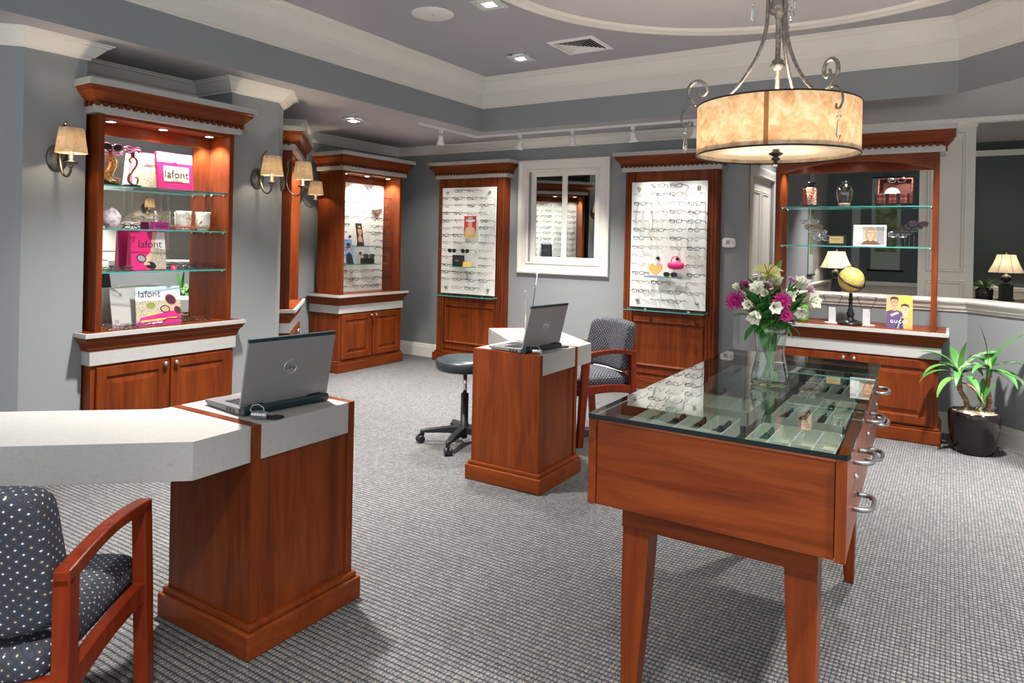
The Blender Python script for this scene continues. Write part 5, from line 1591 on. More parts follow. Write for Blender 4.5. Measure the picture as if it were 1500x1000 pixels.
t = thing('ceiling_speaker', 'round white flush speaker cover in the raised ceiling', 'speaker', (-3.17, 3.865, CEIL))
mb = MB('white_enamel'); mb.lathe([(0.152, 0), (0.152, -0.004), (0.146, -0.007), (0.001, -0.0075)], n=48); mb.build('cover', t)
mb = MB('slot_dark'); mb.lathe([(0.006, -0.0072), (0.006, -0.0085), (0.001, -0.0085)], n=10); mb.build('screw', t)

t = thing('air_vent', 'square white louvred air vent in the raised ceiling', 'vent', (-2.595, 5.065, CEIL), 0)
SQ = lambda r: [(-r, -r), (-r, r), (r, r), (r, -r)]
mb = MB('white_enamel'); mb.sweep([(0, 0), (0, -0.006), (0.034, -0.014), (0.040, -0.010), (0.040, 0)], SQ(0.205), closed=True); mb.build('frame', t)
mb = MB('white_enamel')
for k in range(1, 7):
    r = 0.178 - k * 0.026; mb.sweep([(0, -0.013), (0.003, -0.013), (0.019, -0.003), (0.016, -0.003)], SQ(r), closed=True)
mb.build('louvres', t)
mb = MB('slot_dark'); mb.box(-0.17, 0.17, -0.17, 0.17, -0.0008, 0.0); mb.build('duct', t)

t = thing('light_track', 'white L-shaped track on the soffit carrying five spotlight heads', 'light track', (-4.2, 5.93, SOF))
mb = MB('white_enamel'); mb.sweep([(-0.017, -0.018), (0.017, -0.018), (0.017, 0.0), (-0.017, 0.0)], [(-0.035, -0.92), (-0.035, 0.0), (2.75, 0.0)]); mb.build('rail', t)
TL = ['on the short arm by the corner cabinet', 'first from the left on the back run', 'second from the left on the back run', 'third from the left on the back run', 'on the back run behind the pendant shade']
for (pos, aim), lab in zip(TRACK_HEADS, TL):
    z0 = SOF - 0.018
    t = thing('track_spotlight', 'white track spotlight head ' + lab, 'spotlight', (pos[0], pos[1], z0), 0, 'white track spotlight heads')
    mb = MB('white_enamel'); mb.box(-0.016, 0.016, -0.016, 0.016, -0.035, 0.0); mb.tube([(0, 0, -0.03), (0.0, 0, -0.075)], 0.006, 8); mb.build('bracket', t)
    d = (Vector(aim) - Vector((pos[0], pos[1], z0 - 0.09))).normalized()
    d = (d + Vector((0, 0, -1.2))).normalized()
    M = Matrix.Translation((0, 0, -0.085)) @ d.to_track_quat('Z', 'Y').to_matrix().to_4x4()
    mb = MB('white_enamel'); mb.M = M; mb.lathe([(0.001, -0.030), (0.020, -0.028), (0.024, -0.015), (0.024, 0.012), (0.030, 0.030), (0.046, 0.062), (0.044, 0.062), (0.030, 0.034), (0.001, 0.034)], n=24); mb.build('head', t)
    mb = MB('glow_white'); mb.M = M; mb.lathe([(0.001, 0.046), (0.030, 0.044), (0.030, 0.036)], n=16); mb.build('bulb', t)
    p = Matrix.Translation((pos[0], pos[1], z0)) @ M @ Vector((0, 0, 0.075))
    lamp('track_glow', 'SPOT', p, 40, (1.0, 0.95, 0.88), 0.03, spot=62, blend=1.0, aim=aim)

t = thing('thermostat', 'small white wall thermostat right of the wall display', 'thermostat', (-1.712, 6.4, 1.413))
mb = MB('white_enamel')
o = [(0.062 * math.copysign(abs(math.cos(a)) ** .45, math.cos(a)), 0.044 * math.copysign(abs(math.sin(a)) ** .45, math.sin(a))) for a in [2 * PI * k / 32 for k in range(32)]]
mb.prism(o, -0.028, 0.0, 'y'); mb.build('body', t, bevel=0.004)
mb = MB('lcd'); mb.box(-0.022, 0.012, -0.0295, -0.027, -0.014, 0.020); mb.build('screen', t)
mb = MB('card_grey')
for z in (0.014, -0.006): mb.box(0.030, 0.046, -0.0295, -0.027, z - 0.006, z + 0.006)
for x in (-0.02, 0.005): mb.box(x, x + 0.012, -0.0295, -0.027, -0.034, -0.028)
mb.build('button', t)

# ------------------------------------------------------------------ printed cards
def ell(cx, cz, a, b, n=20, rot=0.0):
    c, s = math.cos(rot), math.sin(rot)
    return [(cx + a * math.cos(2 * PI * k / n) * c - b * math.sin(2 * PI * k / n) * s, cz + a * math.cos(2 * PI * k / n) * s + b * math.sin(2 * PI * k / n) * c) for k in range(n)]


def rect(x0, x1, z0, z1): return [(x0, z0), (x1, z0), (x1, z1), (x0, z1)]


def card(name, label, cat, M, w, h, shapes, stock='card_white', thick=0.004, group=None, strut=True, extra=None):
    """upright printed card, picture in the x-z plane facing -y; shapes = list of (outline, colour), later ones on top"""
    root = thing(name, label, cat, (0, 0, 0), 0, group); root.matrix_basis = M
    mb = MB(stock); mb.box(-w / 2, w / 2, 0, thick, 0, h)
    if strut: mb.prism([(thick, 0.0), (thick, h * 0.7), (thick + h * 0.28, 0.0)], -0.004, 0.004, 'x')
    mb.build('board', root)
    if shapes:
        p = MB()
        for k, (o, m) in enumerate(shapes): p.prism(o, -0.0004 - 0.00012 * k, 0.0, 'y', m)
        p.build('print', root, label='printed picture')
    if extra: extra(root)
    return root


def face_shapes(cx, cz, s, hair, skin='skin', top='print_black', glasses=True, long=True):
    sh = []
    if long: sh.append((ell(cx, cz - 0.15 * s, 0.62 * s, 0.95 * s), hair))
    sh += [([(cx - 1.1 * s, cz - 2.2 * s), (cx + 1.1 * s, cz - 2.2 * s), (cx + 0.8 * s, cz - 1.05 * s), (cx, cz - 0.75 * s), (cx - 0.8 * s, cz - 1.05 * s)], top),
           (rect(cx - 0.18 * s, cx + 0.18 * s, cz - 0.95 * s, cz - 0.4 * s), skin), (ell(cx, cz, 0.40 * s, 0.55 * s), skin),
           ([(cx - .44 * s, cz + .1 * s), (cx - .40 * s, cz + .62 * s), (cx, cz + .74 * s), (cx + .42 * s, cz + .6 * s), (cx + .44 * s, cz + .1 * s), (cx + .30 * s, cz + .40 * s), (cx - .26 * s, cz + .42 * s)], hair),
           (rect(cx - .12 * s, cx + .12 * s, cz - .34 * s, cz - .29 * s), 'print_red'), (ell(cx, cz - .10 * s, .05 * s, .12 * s, 10), 'print_tan')]
    if glasses:
        for q in (-.19, .19): sh.append((ell(cx + q * s, cz + .08 * s, .17 * s, .11 * s, 14), 'print_black')); sh.append((ell(cx + q * s, cz + .08 * s, .13 * s, .075 * s, 14), skin))
    return sh


def clip(shapes, hw, z0, z1):
    return [([(max(-hw, min(hw, a)), max(z0, min(z1, b))) for a, b in o], m) for o, m in shapes]


# ------------------------------------------------------------------ goods on the mirrored hutch (local frame: x right, y back)
def H(x, y, z, rz=0, rx=0, s=1.0): return HB @ TR(x, y, z, rz, rx, 0, s)
S1, S2, S3, SC = SHELF_Z[2], SHELF_Z[1], SHELF_Z[0], 0.8012
G_SH = 'eyeglasses on the mirrored hutch'
# two sculptural eyewear stands on the top shelf
def sculpture(label, x, kind):
    root = thing('eyewear_stand', label, 'eyewear stand'); root.matrix_basis = H(x, 0.10, S1, 12)
    mb = MB('black_gloss'); mb.box(-0.045, 0.045, -0.025, 0.025, 0, 0.012); mb.build('base', root, bevel=0.002)
    if kind == 'scroll':
        mb = MB('bronze')
        pts = smooth_path([(0.012, 0, 0.058), (0.030, 0, 0.062), (0.040, 0, 0.045), (0.030, 0, 0.022), (0.0, 0, 0.016), (-0.026, 0, 0.034), (-0.026, 0, 0.062), (0.0, 0, 0.100), (0.026, 0, 0.135), (0.030, 0, 0.165), (0.010, 0, 0.185), (-0.016, 0, 0.180), (-0.024, 0, 0.160), (-0.010, 0, 0.150)], 5)
        mb.tube(pts, [0.004 + 0.004 * math.sin(PI * k / len(pts)) for k in range(len(pts))], 8); mb.build('body', root)
    else:
        mb = MB('gold_leaf')
        pts = smooth_path([(-0.030, 0, 0.020), (-0.014, 0, 0.060), (0.008, 0, 0.105), (0.018, 0, 0.140), (0.008, 0, 0.165), (-0.014, 0, 0.160)], 5)
        mb.tube(pts, [0.030 - 0.016 * k / len(pts) for k in range(len(pts))], 10)
        mb.tube(smooth_path([(-0.02, 0.0, 0.026), (0.015, 0.0, 0.024), (0.045, 0.0, 0.020), (0.05, 0, 0.034)], 4), 0.012, 8); mb.build('body', root)
    mb = MB('red_lacquer'); mb.ball((0.0, 0, 0.196), 0.013, 'red_lacquer', 12); mb.lathe([(0.020, 0.205), (0.020, 0.210), (0.001, 0.210)], n=14, mat='black_gloss'); mb.build('crown', root)
sculpture('gold lumpy-bodied eyewear stand at the left end of the top shelf', -0.330, 'lump')
sculpture('bronze S-shaped eyewear stand on the top shelf beside the pink bags', -0.195, 'scroll')
put_mesh('sunglasses', eyewear_mesh('frame_plum', 'sun_lens', 0.028, 0.019, 2.6, 0.0026, True).data('sunglasses'), H(-0.320, 0.095, S1 + 0.233, 5, 8), 'dark folded sunglasses resting on the gold stand', 'eyeglasses', G_SH)
put_mesh('sunglasses', eyewear_mesh('hot_pink', 'lens_glass', 0.027, 0.018, 2.6, 0.0026, True, tmat='frame_silver').data('sunglasses'), H(-0.195, 0.095, S1 + 0.230, 20, 8), 'sparkling pink folded eyeglasses resting on the bronze stand', 'eyeglasses', G_SH)


def bag(name, label, M, w, h, d, front, flap, side, text=None, plate=None, extra=None):
    root = thing(name, label, 'gift bag'); root.matrix_basis = M
    mb = MB(side)
    mb.prism([(0, 0), (d, 0), (d * 0.62, h), (d * 0.38, h)], -w / 2, w / 2, 'x'); mb.build('bag_body', root, bevel=0.0015)
    ang = math.degrees(math.atan2(d * 0.38, h))
    Fm = TR(0, -0.0006, 0, 0, -ang)
    f = MB(front); f.M = Fm; f.box(-w / 2 + 0.001, w / 2 - 0.001, -0.0008, 0.0, 0.004, h * 0.985); 
    if flap: f.box(-w / 2 - 0.001, w / 2 + 0.001, -0.0016, 0.0, h * 0.735, h * 1.0, flap); f.box(-0.012, 0.012, -0.0026, 0.0, h * 0.70, h * 0.765, 'deep_pink')
    f.build('bag_front', root)
    if extra:
        e = MB(); e.M = Fm
        for k, (o, m) in enumerate(extra): e.prism(o, -0.0018 - 0.0001 * k, -0.0005, 'y', m)
        e.build('print', root, label='printed picture')
    if plate:
        e = MB(); e.M = Fm; e.box(plate[0], plate[1], -0.0020, 0, plate[2], plate[3], 'card_cream')
        e.build('name_panel', root, label='cream name panel')
    for (s, size, x, z, m) in text or []:
        t = lettering(s, m, size, root, (0, 0, 0)); t.matrix_basis = Fm @ TR(x, -0.0030, z) @ Matrix.Rotation(PI / 2, 4, 'X')
    return root


bag('gift_bag', 'bright pink gift bag with cream name panel, top shelf of the mirrored hutch', H(0.100, 0.105, S1, 2), 0.250, 0.245, 0.085, 'hot_pink', 'pale_pink', 'hot_pink',
    [('lafont', 0.075, 0.005, 0.105, 'ink_dark'), ('www.lafont.com', 0.012, 0.005, 0.066, 'ink_brown')], (-0.085, 0.095, 0.055, 0.158))
bag('gift_bag', 'narrow white gift bag with a garden picture, behind the pink bag on the top shelf', H(-0.085, 0.125, S1, -8), 0.125, 0.225, 0.08, 'card_white', None, 'pale_pink',
    [('lafont', 0.038, 0.015, 0.150, 'ink_dark')], None, [(rect(-0.06, 0.060, 0.005, 0.11), 'garden_print'), ([(0.0, 0.19), (0.04, 0.22), (0.045, 0.10), (0.01, 0.11)], 'skin_light')])
bag('gift_bag', 'pink gift bag printed with a hand holding sunglasses, on the lowest glass shelf', H(-0.062, 0.125, S3, 2), 0.235, 0.250, 0.062, 'hot_pink', None, 'deep_pink',
    [('lafont', 0.070, 0.010, 0.165, 'ink_dark')], None,
    [([(0.025, 0.004), (0.116, 0.004), (0.112, 0.245), (0.03, 0.245)], 'card_white'), ([(-0.01, 0.004), (0.116, 0.004), (0.116, 0.13), (0.04, 0.145)], 'garden_print'),
     ([(0.03, 0.245), (0.062, 0.245), (0.030, 0.11), (0.0, 0.045), (-0.035, 0.035), (-0.02, 0.085), (0.012, 0.12)], 'skin_light'),
     (ell(-0.050, 0.075, 0.033, 0.026, 18, -.35), 'print_black'), (ell(0.012, 0.030, 0.036, 0.024, 18, -.35), 'print_black'), (ell(-0.050, 0.075, 0.026, 0.019, 18, -.35), 'print_grey'),
     ([(0.0, 0.05), (0.008, 0.035), (-0.035, 0.032), (-0.03, 0.045)], 'skin_light'), (rect(-0.01, 0.012, 0.225, 0.245), 'deep_pink')])
mb = MB('geode')
rnd = random.Random(8)
mb.ball((0, 0, 0.060), 0.062, 'geode', 14, (0.95, 0.7, 1.0))
mb.v = [p * (1 + rnd.uniform(-.06, .06)) for p in mb.v]
for p in mb.v: p.z = max(0.0, p.z)
g = mb.build('mineral_geode'); g.matrix_basis = H(-0.315, 0.105, S2, 10); tag(g, 'white and violet mineral lump at the left end of the middle glass shelf', 'mineral')
t = thing('name_block', 'plum block lettered in white space on the middle shelf under a pair of gold eyeglasses', 'sign'); t.matrix_basis = H(-0.010, 0.085, S2, 4)
mb = MB('plum'); mb.box(-0.055, 0.055, 0, 0.035, 0, 0.050); mb.build('block', t, bevel=0.001)
lettering('lafont', 'ink_dark', 0.036, t, (0, -0.0008, 0.024))
t['label'] = 'small plum name block on the middle glass shelf under gold eyeglasses'
put_mesh('eyeglasses', eyewear_mesh('frame_gold', a=0.026, b=0.017, e=2.3, r=0.0018, tmat='card_white').data('eyeglasses'), H(-0.005, 0.075, S2 + 0.072, -24), 'gold eyeglasses perched on the plum name block', 'eyeglasses', G_SH)
t = thing('name_block', 'small white block on the middle glass shelf behind a brown pair of eyeglasses', 'sign'); t.matrix_basis = H(-0.175, 0.120, S2, 4)
mb = MB('card_white'); mb.box(-0.050, 0.050, 0, 0.03, 0, 0.045); mb.build('block', t, bevel=0.001)
put_mesh('eyeglasses', eyewear_mesh('frame_gold', a=0.026, b=0.018, e=2.2, r=0.0012).data('eyeglasses'), H(-0.165, 0.125, S2 + 0.067, -12), 'thin gold eyeglasses perched on the white block', 'eyeglasses', G_SH)
put_mesh('eyeglasses', eyewear_mesh('frame_brown', 'lens_glass', 0.026, 0.017, 2.6, 0.0026, True).data('eyeglasses'), H(-0.215, 0.055, S2 + 0.019, 10), 'tortoise folded eyeglasses in front of the white block', 'eyeglasses', G_SH)
put_mesh('eyeglasses', eyewear_mesh('print_red', 'lens_glass', 0.026, 0.016, 2.6, 0.0018, True).data('eyeglasses'), H(0.115, 0.045, S2 + 0.018, -15), 'red folded eyeglasses in front of the left flowered cup', 'eyeglasses', G_SH)
put_mesh('eyeglasses', eyewear_mesh('frame_gold', 'lens_glass', 0.026, 0.016, 2.6, 0.0016, True).data('eyeglasses'), H(0.235, 0.040, S2 + 0.018, -8), 'brass folded eyeglasses between the two flowered cups', 'eyeglasses', G_SH)
for x, lab in ((0.150, 'white glass cup painted with red flowers, left of the pair on the middle shelf'), (0.290, 'white glass cup painted with red flowers, right of the pair on the middle shelf')):
    t = thing('flower_cup', lab, 'cup', group='flowered glass cups'); t.matrix_basis = H(x, 0.10, S2, 40 if x < .2 else 130)
    mb = MB('flower_cup'); mb.lathe([(0.001, 0), (0.030, 0), (0.034, 0.006), (0.044, 0.025), (0.047, 0.070), (0.046, 0.100), (0.051, 0.128), (0.049, 0.128), (0.043, 0.100), (0.044, 0.030), (0.001, 0.010)], n=28); mb.build('cup', t)
# eyeglasses on the lowest glass shelf
for k, (x, y, rz, fr, lab) in enumerate(((-0.355, 0.10, 10, 'frame_gold', 'thin gold folded eyeglasses at the left end of the lowest glass shelf'), (-0.270, 0.06, -20, 'frame_black', 'black folded eyeglasses left of the bag on the lowest glass shelf'),
                                  (0.135, 0.07, 15, 'frame_silver', 'silver folded eyeglasses just right of the bag on the lowest glass shelf'), (0.200, 0.11, -10, 'frame_blue', 'blue folded eyeglasses near the middle right of the lowest glass shelf'),
                                  (0.290, 0.06, 12, 'frame_plum', 'plum folded eyeglasses near the right end of the lowest glass shelf'), (0.350, 0.12, -8, 'frame_brown', 'brown folded eyeglasses at the right end of the lowest glass shelf'))):
    put_mesh('eyeglasses', eyewear_mesh(fr, 'lens_glass', 0.026, 0.0165, 2.6, 0.0016, True).data('eyeglasses'), H(x, y, S3 + 0.019, rz), lab, 'eyeglasses', G_SH)
mb = MB('hot_pink')
for r in range(2):
    for k in range(9): petal(mb, 0.022 - 0.006 * r, 0.005, 0.3 + 0.5 * r, 0.3, 'hot_pink', 0.002, 2 * PI * (k + .5 * r) / 9, Matrix.Translation((0, 0, 0.006)) @ Matrix.Rotation(0.5, 4, 'X'), 0.3, 3, 2)
mb.ball((0, 0, 0.009), 0.006, 'print_yellow', 8)
g = mb.build('silk_flower'); g.matrix_basis = H(0.040, 0.03, S3 + 0.012, 0, 50); tag(g, 'small pink silk flower in front of the bag on the lowest glass shelf', 'flower')
# counter of the hutch
def lafont_text(root):
    lettering('lafont', 'ink_dark', 0.062, root, (-0.058, -0.0036, 0.198))
card('picture_card', 'large square fashion card with sunglasses and pink books, on the mirrored hutch counter', 'card', H(-0.015, 0.075, SC, -4, -8), 0.285, 0.245,
     [(rect(-0.142, 0.142, 0.11, 0.245), 'print_sky'), (rect(-0.142, 0.142, 0.16, 0.205), 'card_white'), (rect(-0.142, 0.142, 0.0, 0.155), 'garden_print'), ([(-0.13, 0.01), (0.142, 0.02), (0.142, 0.075), (0.09, 0.085), (-0.12, 0.050)], 'hot_pink'), (rect(-0.142, 0.142, 0, 0.018), 'plum'),
      ([(-0.115, 0.022), (0.115, 0.036), (0.115, 0.044), (-0.115, 0.032)], 'print_yellow'), ([(-0.075, 0.062), (-0.02, 0.066), (-0.02, 0.078), (-0.075, 0.072)], 'print_yellow'),
      (ell(-0.050, 0.125, 0.034, 0.026), 'print_tan'), (ell(0.040, 0.098, 0.032, 0.024, 18, -.2), 'print_black'), (ell(0.040, 0.098, 0.026, 0.018, 18, -.2), 'print_tan'), (ell(-0.050, 0.125, 0.028, 0.020), 'print_green'),
      (ell(0.078, 0.158, 0.040, 0.030, 20, -.7), 'print_red'), (ell(0.078, 0.158, 0.034, 0.024, 20, -.7), 'ink_dark'), (ell(0.122, 0.085, 0.030, 0.022, 20, -1.0), 'print_red'), (ell(0.122, 0.085, 0.026, 0.017, 20, -1.0), 'ink_dark')],
     'card_white', 0.006, None, True, lafont_text)
card('picture_card', 'blank grey card leaning behind the fashion card on the mirrored hutch counter', 'card', H(-0.150, 0.150, SC, 8, -10), 0.26, 0.240, [(rect(-0.115, -0.085, 0.02, 0.045), 'print_grey')], 'card_grey', 0.006)
for k, (x, y, rz, fr, r, lab) in enumerate(((-0.375, 0.075, 15, 'frame_silver', .0015, 'silver folded eyeglasses, left end of mirrored hutch counter'), (-0.315, 0.005, -25, 'frame_steel', .0018, 'steel folded eyeglasses, left front of the mirrored hutch counter'),
                                  (-0.235, -0.005, 20, 'frame_blue', .0018, 'violet blue folded eyeglasses, front of the mirrored hutch counter'), (-0.105, -0.010, -10, 'frame_silver', .0014, 'thin silver folded eyeglasses directly before the fashion card'),
                                  (0.185, 0.075, 12, 'frame_gold', .0016, 'gold folded eyeglasses right of the fashion card'), (0.255, 0.050, -20, 'frame_brown', .0022, 'brown folded eyeglasses at the right end of the mirrored hutch counter'),
                                  (0.150, 0.125, 30, 'frame_black', .0022, 'black folded eyeglasses behind the right edge of the fashion card'))):
    put_mesh('eyeglasses', eyewear_mesh(fr, 'lens_glass', 0.026, 0.0165, 2.6, r, True).data('eyeglasses'), H(x, y, SC + 0.019, rz), lab, 'eyeglasses', G_SH)
put_mesh('eyeglasses', eyewear_mesh('frame_black', 'lens_glass', 0.028, 0.019, 2.6, 0.0028).data('eyeglasses'), H(0.120, -0.005, SC + 0.034, 38), 'open black eyeglasses standing at the front of the mirrored hutch counter', 'eyeglasses', G_SH)

# ------------------------------------------------------------------ things inside the back corner cabinet
def K(x, y, z, rz=0, rx=0): return CB @ TR(x, y, z, rz, rx)
for z, x0, x1 in ((1.302, -0.16, 0.20), (1.108, -0.30, 0.20)):
    s = glass_shelf(cab, x0, x1, 0.07, 0.244, z, False, 'bracket_shelf')
for k, (x, z) in enumerate(((-0.105, 1.40), (0.055, 1.40), (-0.105, 1.22), (0.055, 1.22), (-0.34, 1.90), (-0.105, 1.345))):
    mb = MB('black_satin'); mb.lathe([(0.014, 0.248), (0.014, 0.232), (0.001, 0.231)], (x, 0, z), 14, axis='y'); mb.build('panel_bolt', cab)
card('picture_card', 'tall dark card of a man in glasses on the upper bracket shelf, back corner cabinet', 'card', K(-0.030, 0.145, 1.302, -6, -12), 0.085, 0.25, [(rect(-0.042, 0.042, 0, 0.25), 'print_black'), (ell(0.004, 0.17, 0.027, 0.055), 'skin'), (rect(-0.03, 0.03, 0.185, 0.20), 'frame_black'), (ell(0.0, 0.07, 0.030, 0.045), 'skin'), (rect(-0.042, 0.042, 0, 0.04), 'print_black')], 'print_black')
card('picture_card', 'tall blue card of a man on the lower bracket shelf, back corner cabinet', 'card', K(-0.215, 0.115, 1.108, -6, -12), 0.115, 0.265, [(rect(-0.057, 0.057, 0, 0.265), 'print_blue'), ([(-0.05, 0), (0.05, 0), (0.035, 0.10), (0, 0.13), (-0.035, 0.10)], 'print_black'), (ell(0.005, 0.175, 0.026, 0.042), 'skin'), ([(-.022, .19), (-.02, .225), (.01, .232), (.034, .215), (.03, .19)], 'hair_dark'), (rect(-0.02, 0.03, 0.176, 0.186), 'frame_black')], 'card_white')
mb = MB('black_satin'); mb.box(-0.075, 0.075, 0, 0.06, 0, 0.062); g = mb.build('eyeglasses_case', bevel=0.008); g.matrix_basis = K(0.060, 0.11, 1.108, -10); tag(g, 'black hard eyeglasses case on the lower bracket shelf, back corner cabinet', 'case')
put_mesh('sunglasses', SUN_DATA, K(0.075, 0.125, 1.108 + 0.084, -30), 'black sunglasses resting on the black case in the back corner cabinet', 'eyeglasses', 'eyeglasses in the back corner cabinet')
mb = MB('ink_brown'); mb.prism([(-0.085, 0.0), (0.085, 0.03), (0.0, -0.065)], 0.0, 0.012, 'y'); mb.M = None; g = mb.build('pennant_card'); g.matrix_basis = K(0.300, 0.23, 1.70, 0); tag(g, 'dark brown triangular pennant at the upper right of the back corner cabinet panel', 'card')
# things on the window-reflected cabinet
s = glass_shelf(cab45, -0.20, 0.20, 0.10, 0.284, 1.135, False, 'bracket_shelf')
t = thing('tabletop_mirror', 'small dark framed mirror stand on the bracket shelf mirrored in the window', 'mirror'); t.matrix_basis = C45 @ TR(0.085, 0.18, 1.135, 0, -8)
mb = MB('card_grey'); mb.box(-0.085, 0.085, -0.02, 0.03, 0, 0.035); mb.build('base', t)
mb = MB('black_satin'); mb.rings(-0.080, 0.080, 0.035, 0.22, [(0, -0.006), (0.014, -0.006), (0.016, 0.0)], back=0.006); mb.box(-0.062, 0.062, -0.0008, 0, 0.052, 0.204, 'mirror'); mb.build('frame', t)
put_mesh('sunglasses', SUN_DATA, C45 @ TR(-0.12, 0.16, 1.158, 10), 'dark sunglasses on the bracket shelf beside the small mirror seen in the window', 'eyeglasses', 'eyeglasses in the cabinet behind the pier')

# ------------------------------------------------------------------ goods on the two wall displays
def W1(x, y, z, rz=0, rx=0): return D1 @ TR(x, y, z, rz, rx)
def W2(x, y, z, rz=0, rx=0): return D2 @ TR(x, y, z, rz, rx)
card('picture_card', 'red card of a man in a cowboy hat, display left of the window', 'card', W1(0.065, -0.105, 1.420, 0, 0), 0.165, 0.235,
     [(rect(-0.082, 0.082, 0.035, 0.235), 'print_red'), ([(-0.08, 0.035), (0.08, 0.035), (0.06, 0.10), (0.0, 0.125), (-0.06, 0.10)], 'print_tan'), (ell(0, 0.145, 0.028, 0.042), 'skin'), (ell(0, 0.185, 0.065, 0.014), 'print_sky'), ([(-0.032, 0.185), (-0.026, 0.228), (0.0, 0.222), (0.026, 0.230), (0.034, 0.185)], 'print_grey'), (rect(-0.082, 0.082, 0, 0.035), 'print_gold'), (rect(-0.04, 0.045, 0.013, 0.022), 'print_orange')], 'card_white', 0.004, None, False)
mb = MB('brushed_nickel')
for x in (-0.06, 0.06): mb.tube([(0.065 + x, -0.052, 1.54), (0.065 + x, -0.103, 1.54)], 0.004, 6)
mb.build('card_peg', d1)
glass_shelf(d1, -0.16, 0.12, -0.175, -0.053, 1.095, False, 'bracket_shelf')
t = thing('card_box', 'square black box standing on the small shelf of the display left of the window', 'box'); t.matrix_basis = W1(-0.075, -0.150, 1.095, -5)
mb = MB('print_black'); mb.box(-0.068, 0.068, 0, 0.05, 0, 0.125); mb.build('box', t, bevel=0.001)
mb = MB('card_grey'); mb.box(-0.035, 0.035, -0.0006, 0, 0.066, 0.069); mb.box(-0.024, 0.024, -0.0006, 0, 0.058, 0.061); mb.build('print', t)
t = thing('card_box', 'small tan name card beside the black box on the display left of the window', 'card'); t.matrix_basis = W1(0.060, -0.150, 1.095, 10)
mb = MB('print_gold'); mb.prism([(0, 0), (0.03, 0), (0.012, 0.055)], -0.05, 0.05, 'x'); mb.build('card', t)
for x, lab in ((-0.135, 'left'), (0.045, 'right')):
    put_mesh('sunglasses', SUN_DATA, W1(x, -0.165, 1.268, -8), 'dark sunglasses, %s of the two above the black box, display left of the window' % lab, 'eyeglasses', 'eyeglasses on the display left of the window')
    r = MB('acrylic'); r.tube([(x, -0.052, 1.262), (x, -0.155, 1.268)], 0.0032, 5); r.build('display_rod', d1)
glass_shelf(d2, -0.18, 0.15, -0.175, -0.053, 1.085, False, 'bracket_shelf')
for x, z in ((-0.09, 1.255), (0.10, 1.255)):
    mb = MB('black_satin'); mb.lathe([(0.016, -0.052), (0.016, -0.064), (0.001, -0.065)], (x, 0, z), 14, axis='y'); mb.build('panel_bolt', d2)
t = thing('heart_ornament', 'orange heart with lilac bows on the wall display right of the window', 'ornament'); t.matrix_basis = W2(-0.085, -0.140, 1.085, -6)
hp = []
for k in range(40):
    a = 2 * PI * k / 40; hp.append((0.0042 * 16 * math.sin(a) ** 3, 0.066 + 0.0042 * (13 * math.cos(a) - 5 * math.cos(2 * a) - 2 * math.cos(3 * a) - math.cos(4 * a))))
mb = MB('orange_foam'); mb.prism(hp, 0, 0.014, 'y'); mb.build('heart', t, bevel=0.003)
mb = MB('lilac'); mb.box(-0.05, 0.05, -0.004, 0.02, 0, 0.008)
for x, z in ((0.035, 0.122), (0.062, 0.112)):
    mb.prism([(x - 0.014, z - 0.009), (x, z), (x - 0.014, z + 0.009)], -0.004, 0, 'y'); mb.prism([(x + 0.014, z - 0.009), (x + 0.014, z + 0.009), (x, z)], -0.004, 0, 'y')
mb.build('bow', t, label='lilac bows and foot')
t = thing('toy_purse', 'hot pink toy purse hanging on the panel of the display right of the window', 'purse'); t.matrix_basis = W2(0.100, -0.075, 1.165)
mb = MB('hot_pink')
mb.grid(lambda u, v: (0.078 * math.copysign(abs(math.cos(PI * (v - .5) + 1e-9)) ** .35, 1) * math.cos(2 * PI * u) if False else (v - .5) * 0.165, -0.026 + 0.026 * math.cos(2 * PI * u) * (1 - abs(2 * v - 1) ** 4) ** .5, 0.034 + 0.034 * math.sin(2 * PI * u) * (1 - abs(2 * v - 1) ** 4) ** .5 * (1 - .25 * math.sin(2 * PI * u))), 20, 14, close_u=True); mb.build('purse_body', t)
mb = MB('deep_pink'); mb.tube(smooth_path([(-0.045, -0.030, 0.06), (-0.030, -0.032, 0.098), (0.0, -0.032, 0.112), (0.030, -0.032, 0.098), (0.045, -0.030, 0.06)], 5), 0.0045, 6); mb.build('handle', t)
put_mesh('eyeglasses', FOLD_DATA[1][1], W2(0.06, -0.135, 1.108, 5), 'dark folded eyeglasses beside the orange heart, display right of the window', 'eyeglasses', 'eyeglasses on the display right of the window')

# ------------------------------------------------------------------ goods on the open hutch (world x, depth y)
def O(x, z, y=5.90, rz=0, rx=0): return TR(x, y, z, rz, rx)
T2, T1 = 1.702, 1.402
t = thing('lantern_jar', 'red and black lattice jar, left on the upper shelf of the open hutch', 'jar'); t.matrix_basis = O(-0.945, T2, 5.91, 10)
mb = MB('black_gloss'); mb.box(-0.075, 0.055, -0.045, 0.045, 0, 0.010); mb.box(-0.065, 0.045, -0.038, 0.038, 0.010, 0.018); mb.build('foot', t, bevel=0.002)
mb = MB('mosaic_foil'); mb.lathe([(0.001, 0.018), (0.036, 0.018), (0.040, 0.026), (0.040, 0.150), (0.030, 0.160), (0.001, 0.160)], n=28); mb.build('body', t)
mb = MB('red_lacquer'); mb.box(-0.062, -0.038, -0.022, 0.022, 0.018, 0.150); mb.build('side_block', t, bevel=0.004)
mb = MB('black_gloss'); mb.lathe([(0.026, 0.160), (0.022, 0.172), (0.022, 0.184), (0.034, 0.190), (0.034, 0.200), (0.001, 0.202)], n=20); mb.build('lid', t)
t = thing('glass_jug', 'clear blown glass jug with a narrow neck on the upper shelf of the open hutch', 'jug'); t.matrix_basis = O(-0.703, T2, 5.91)
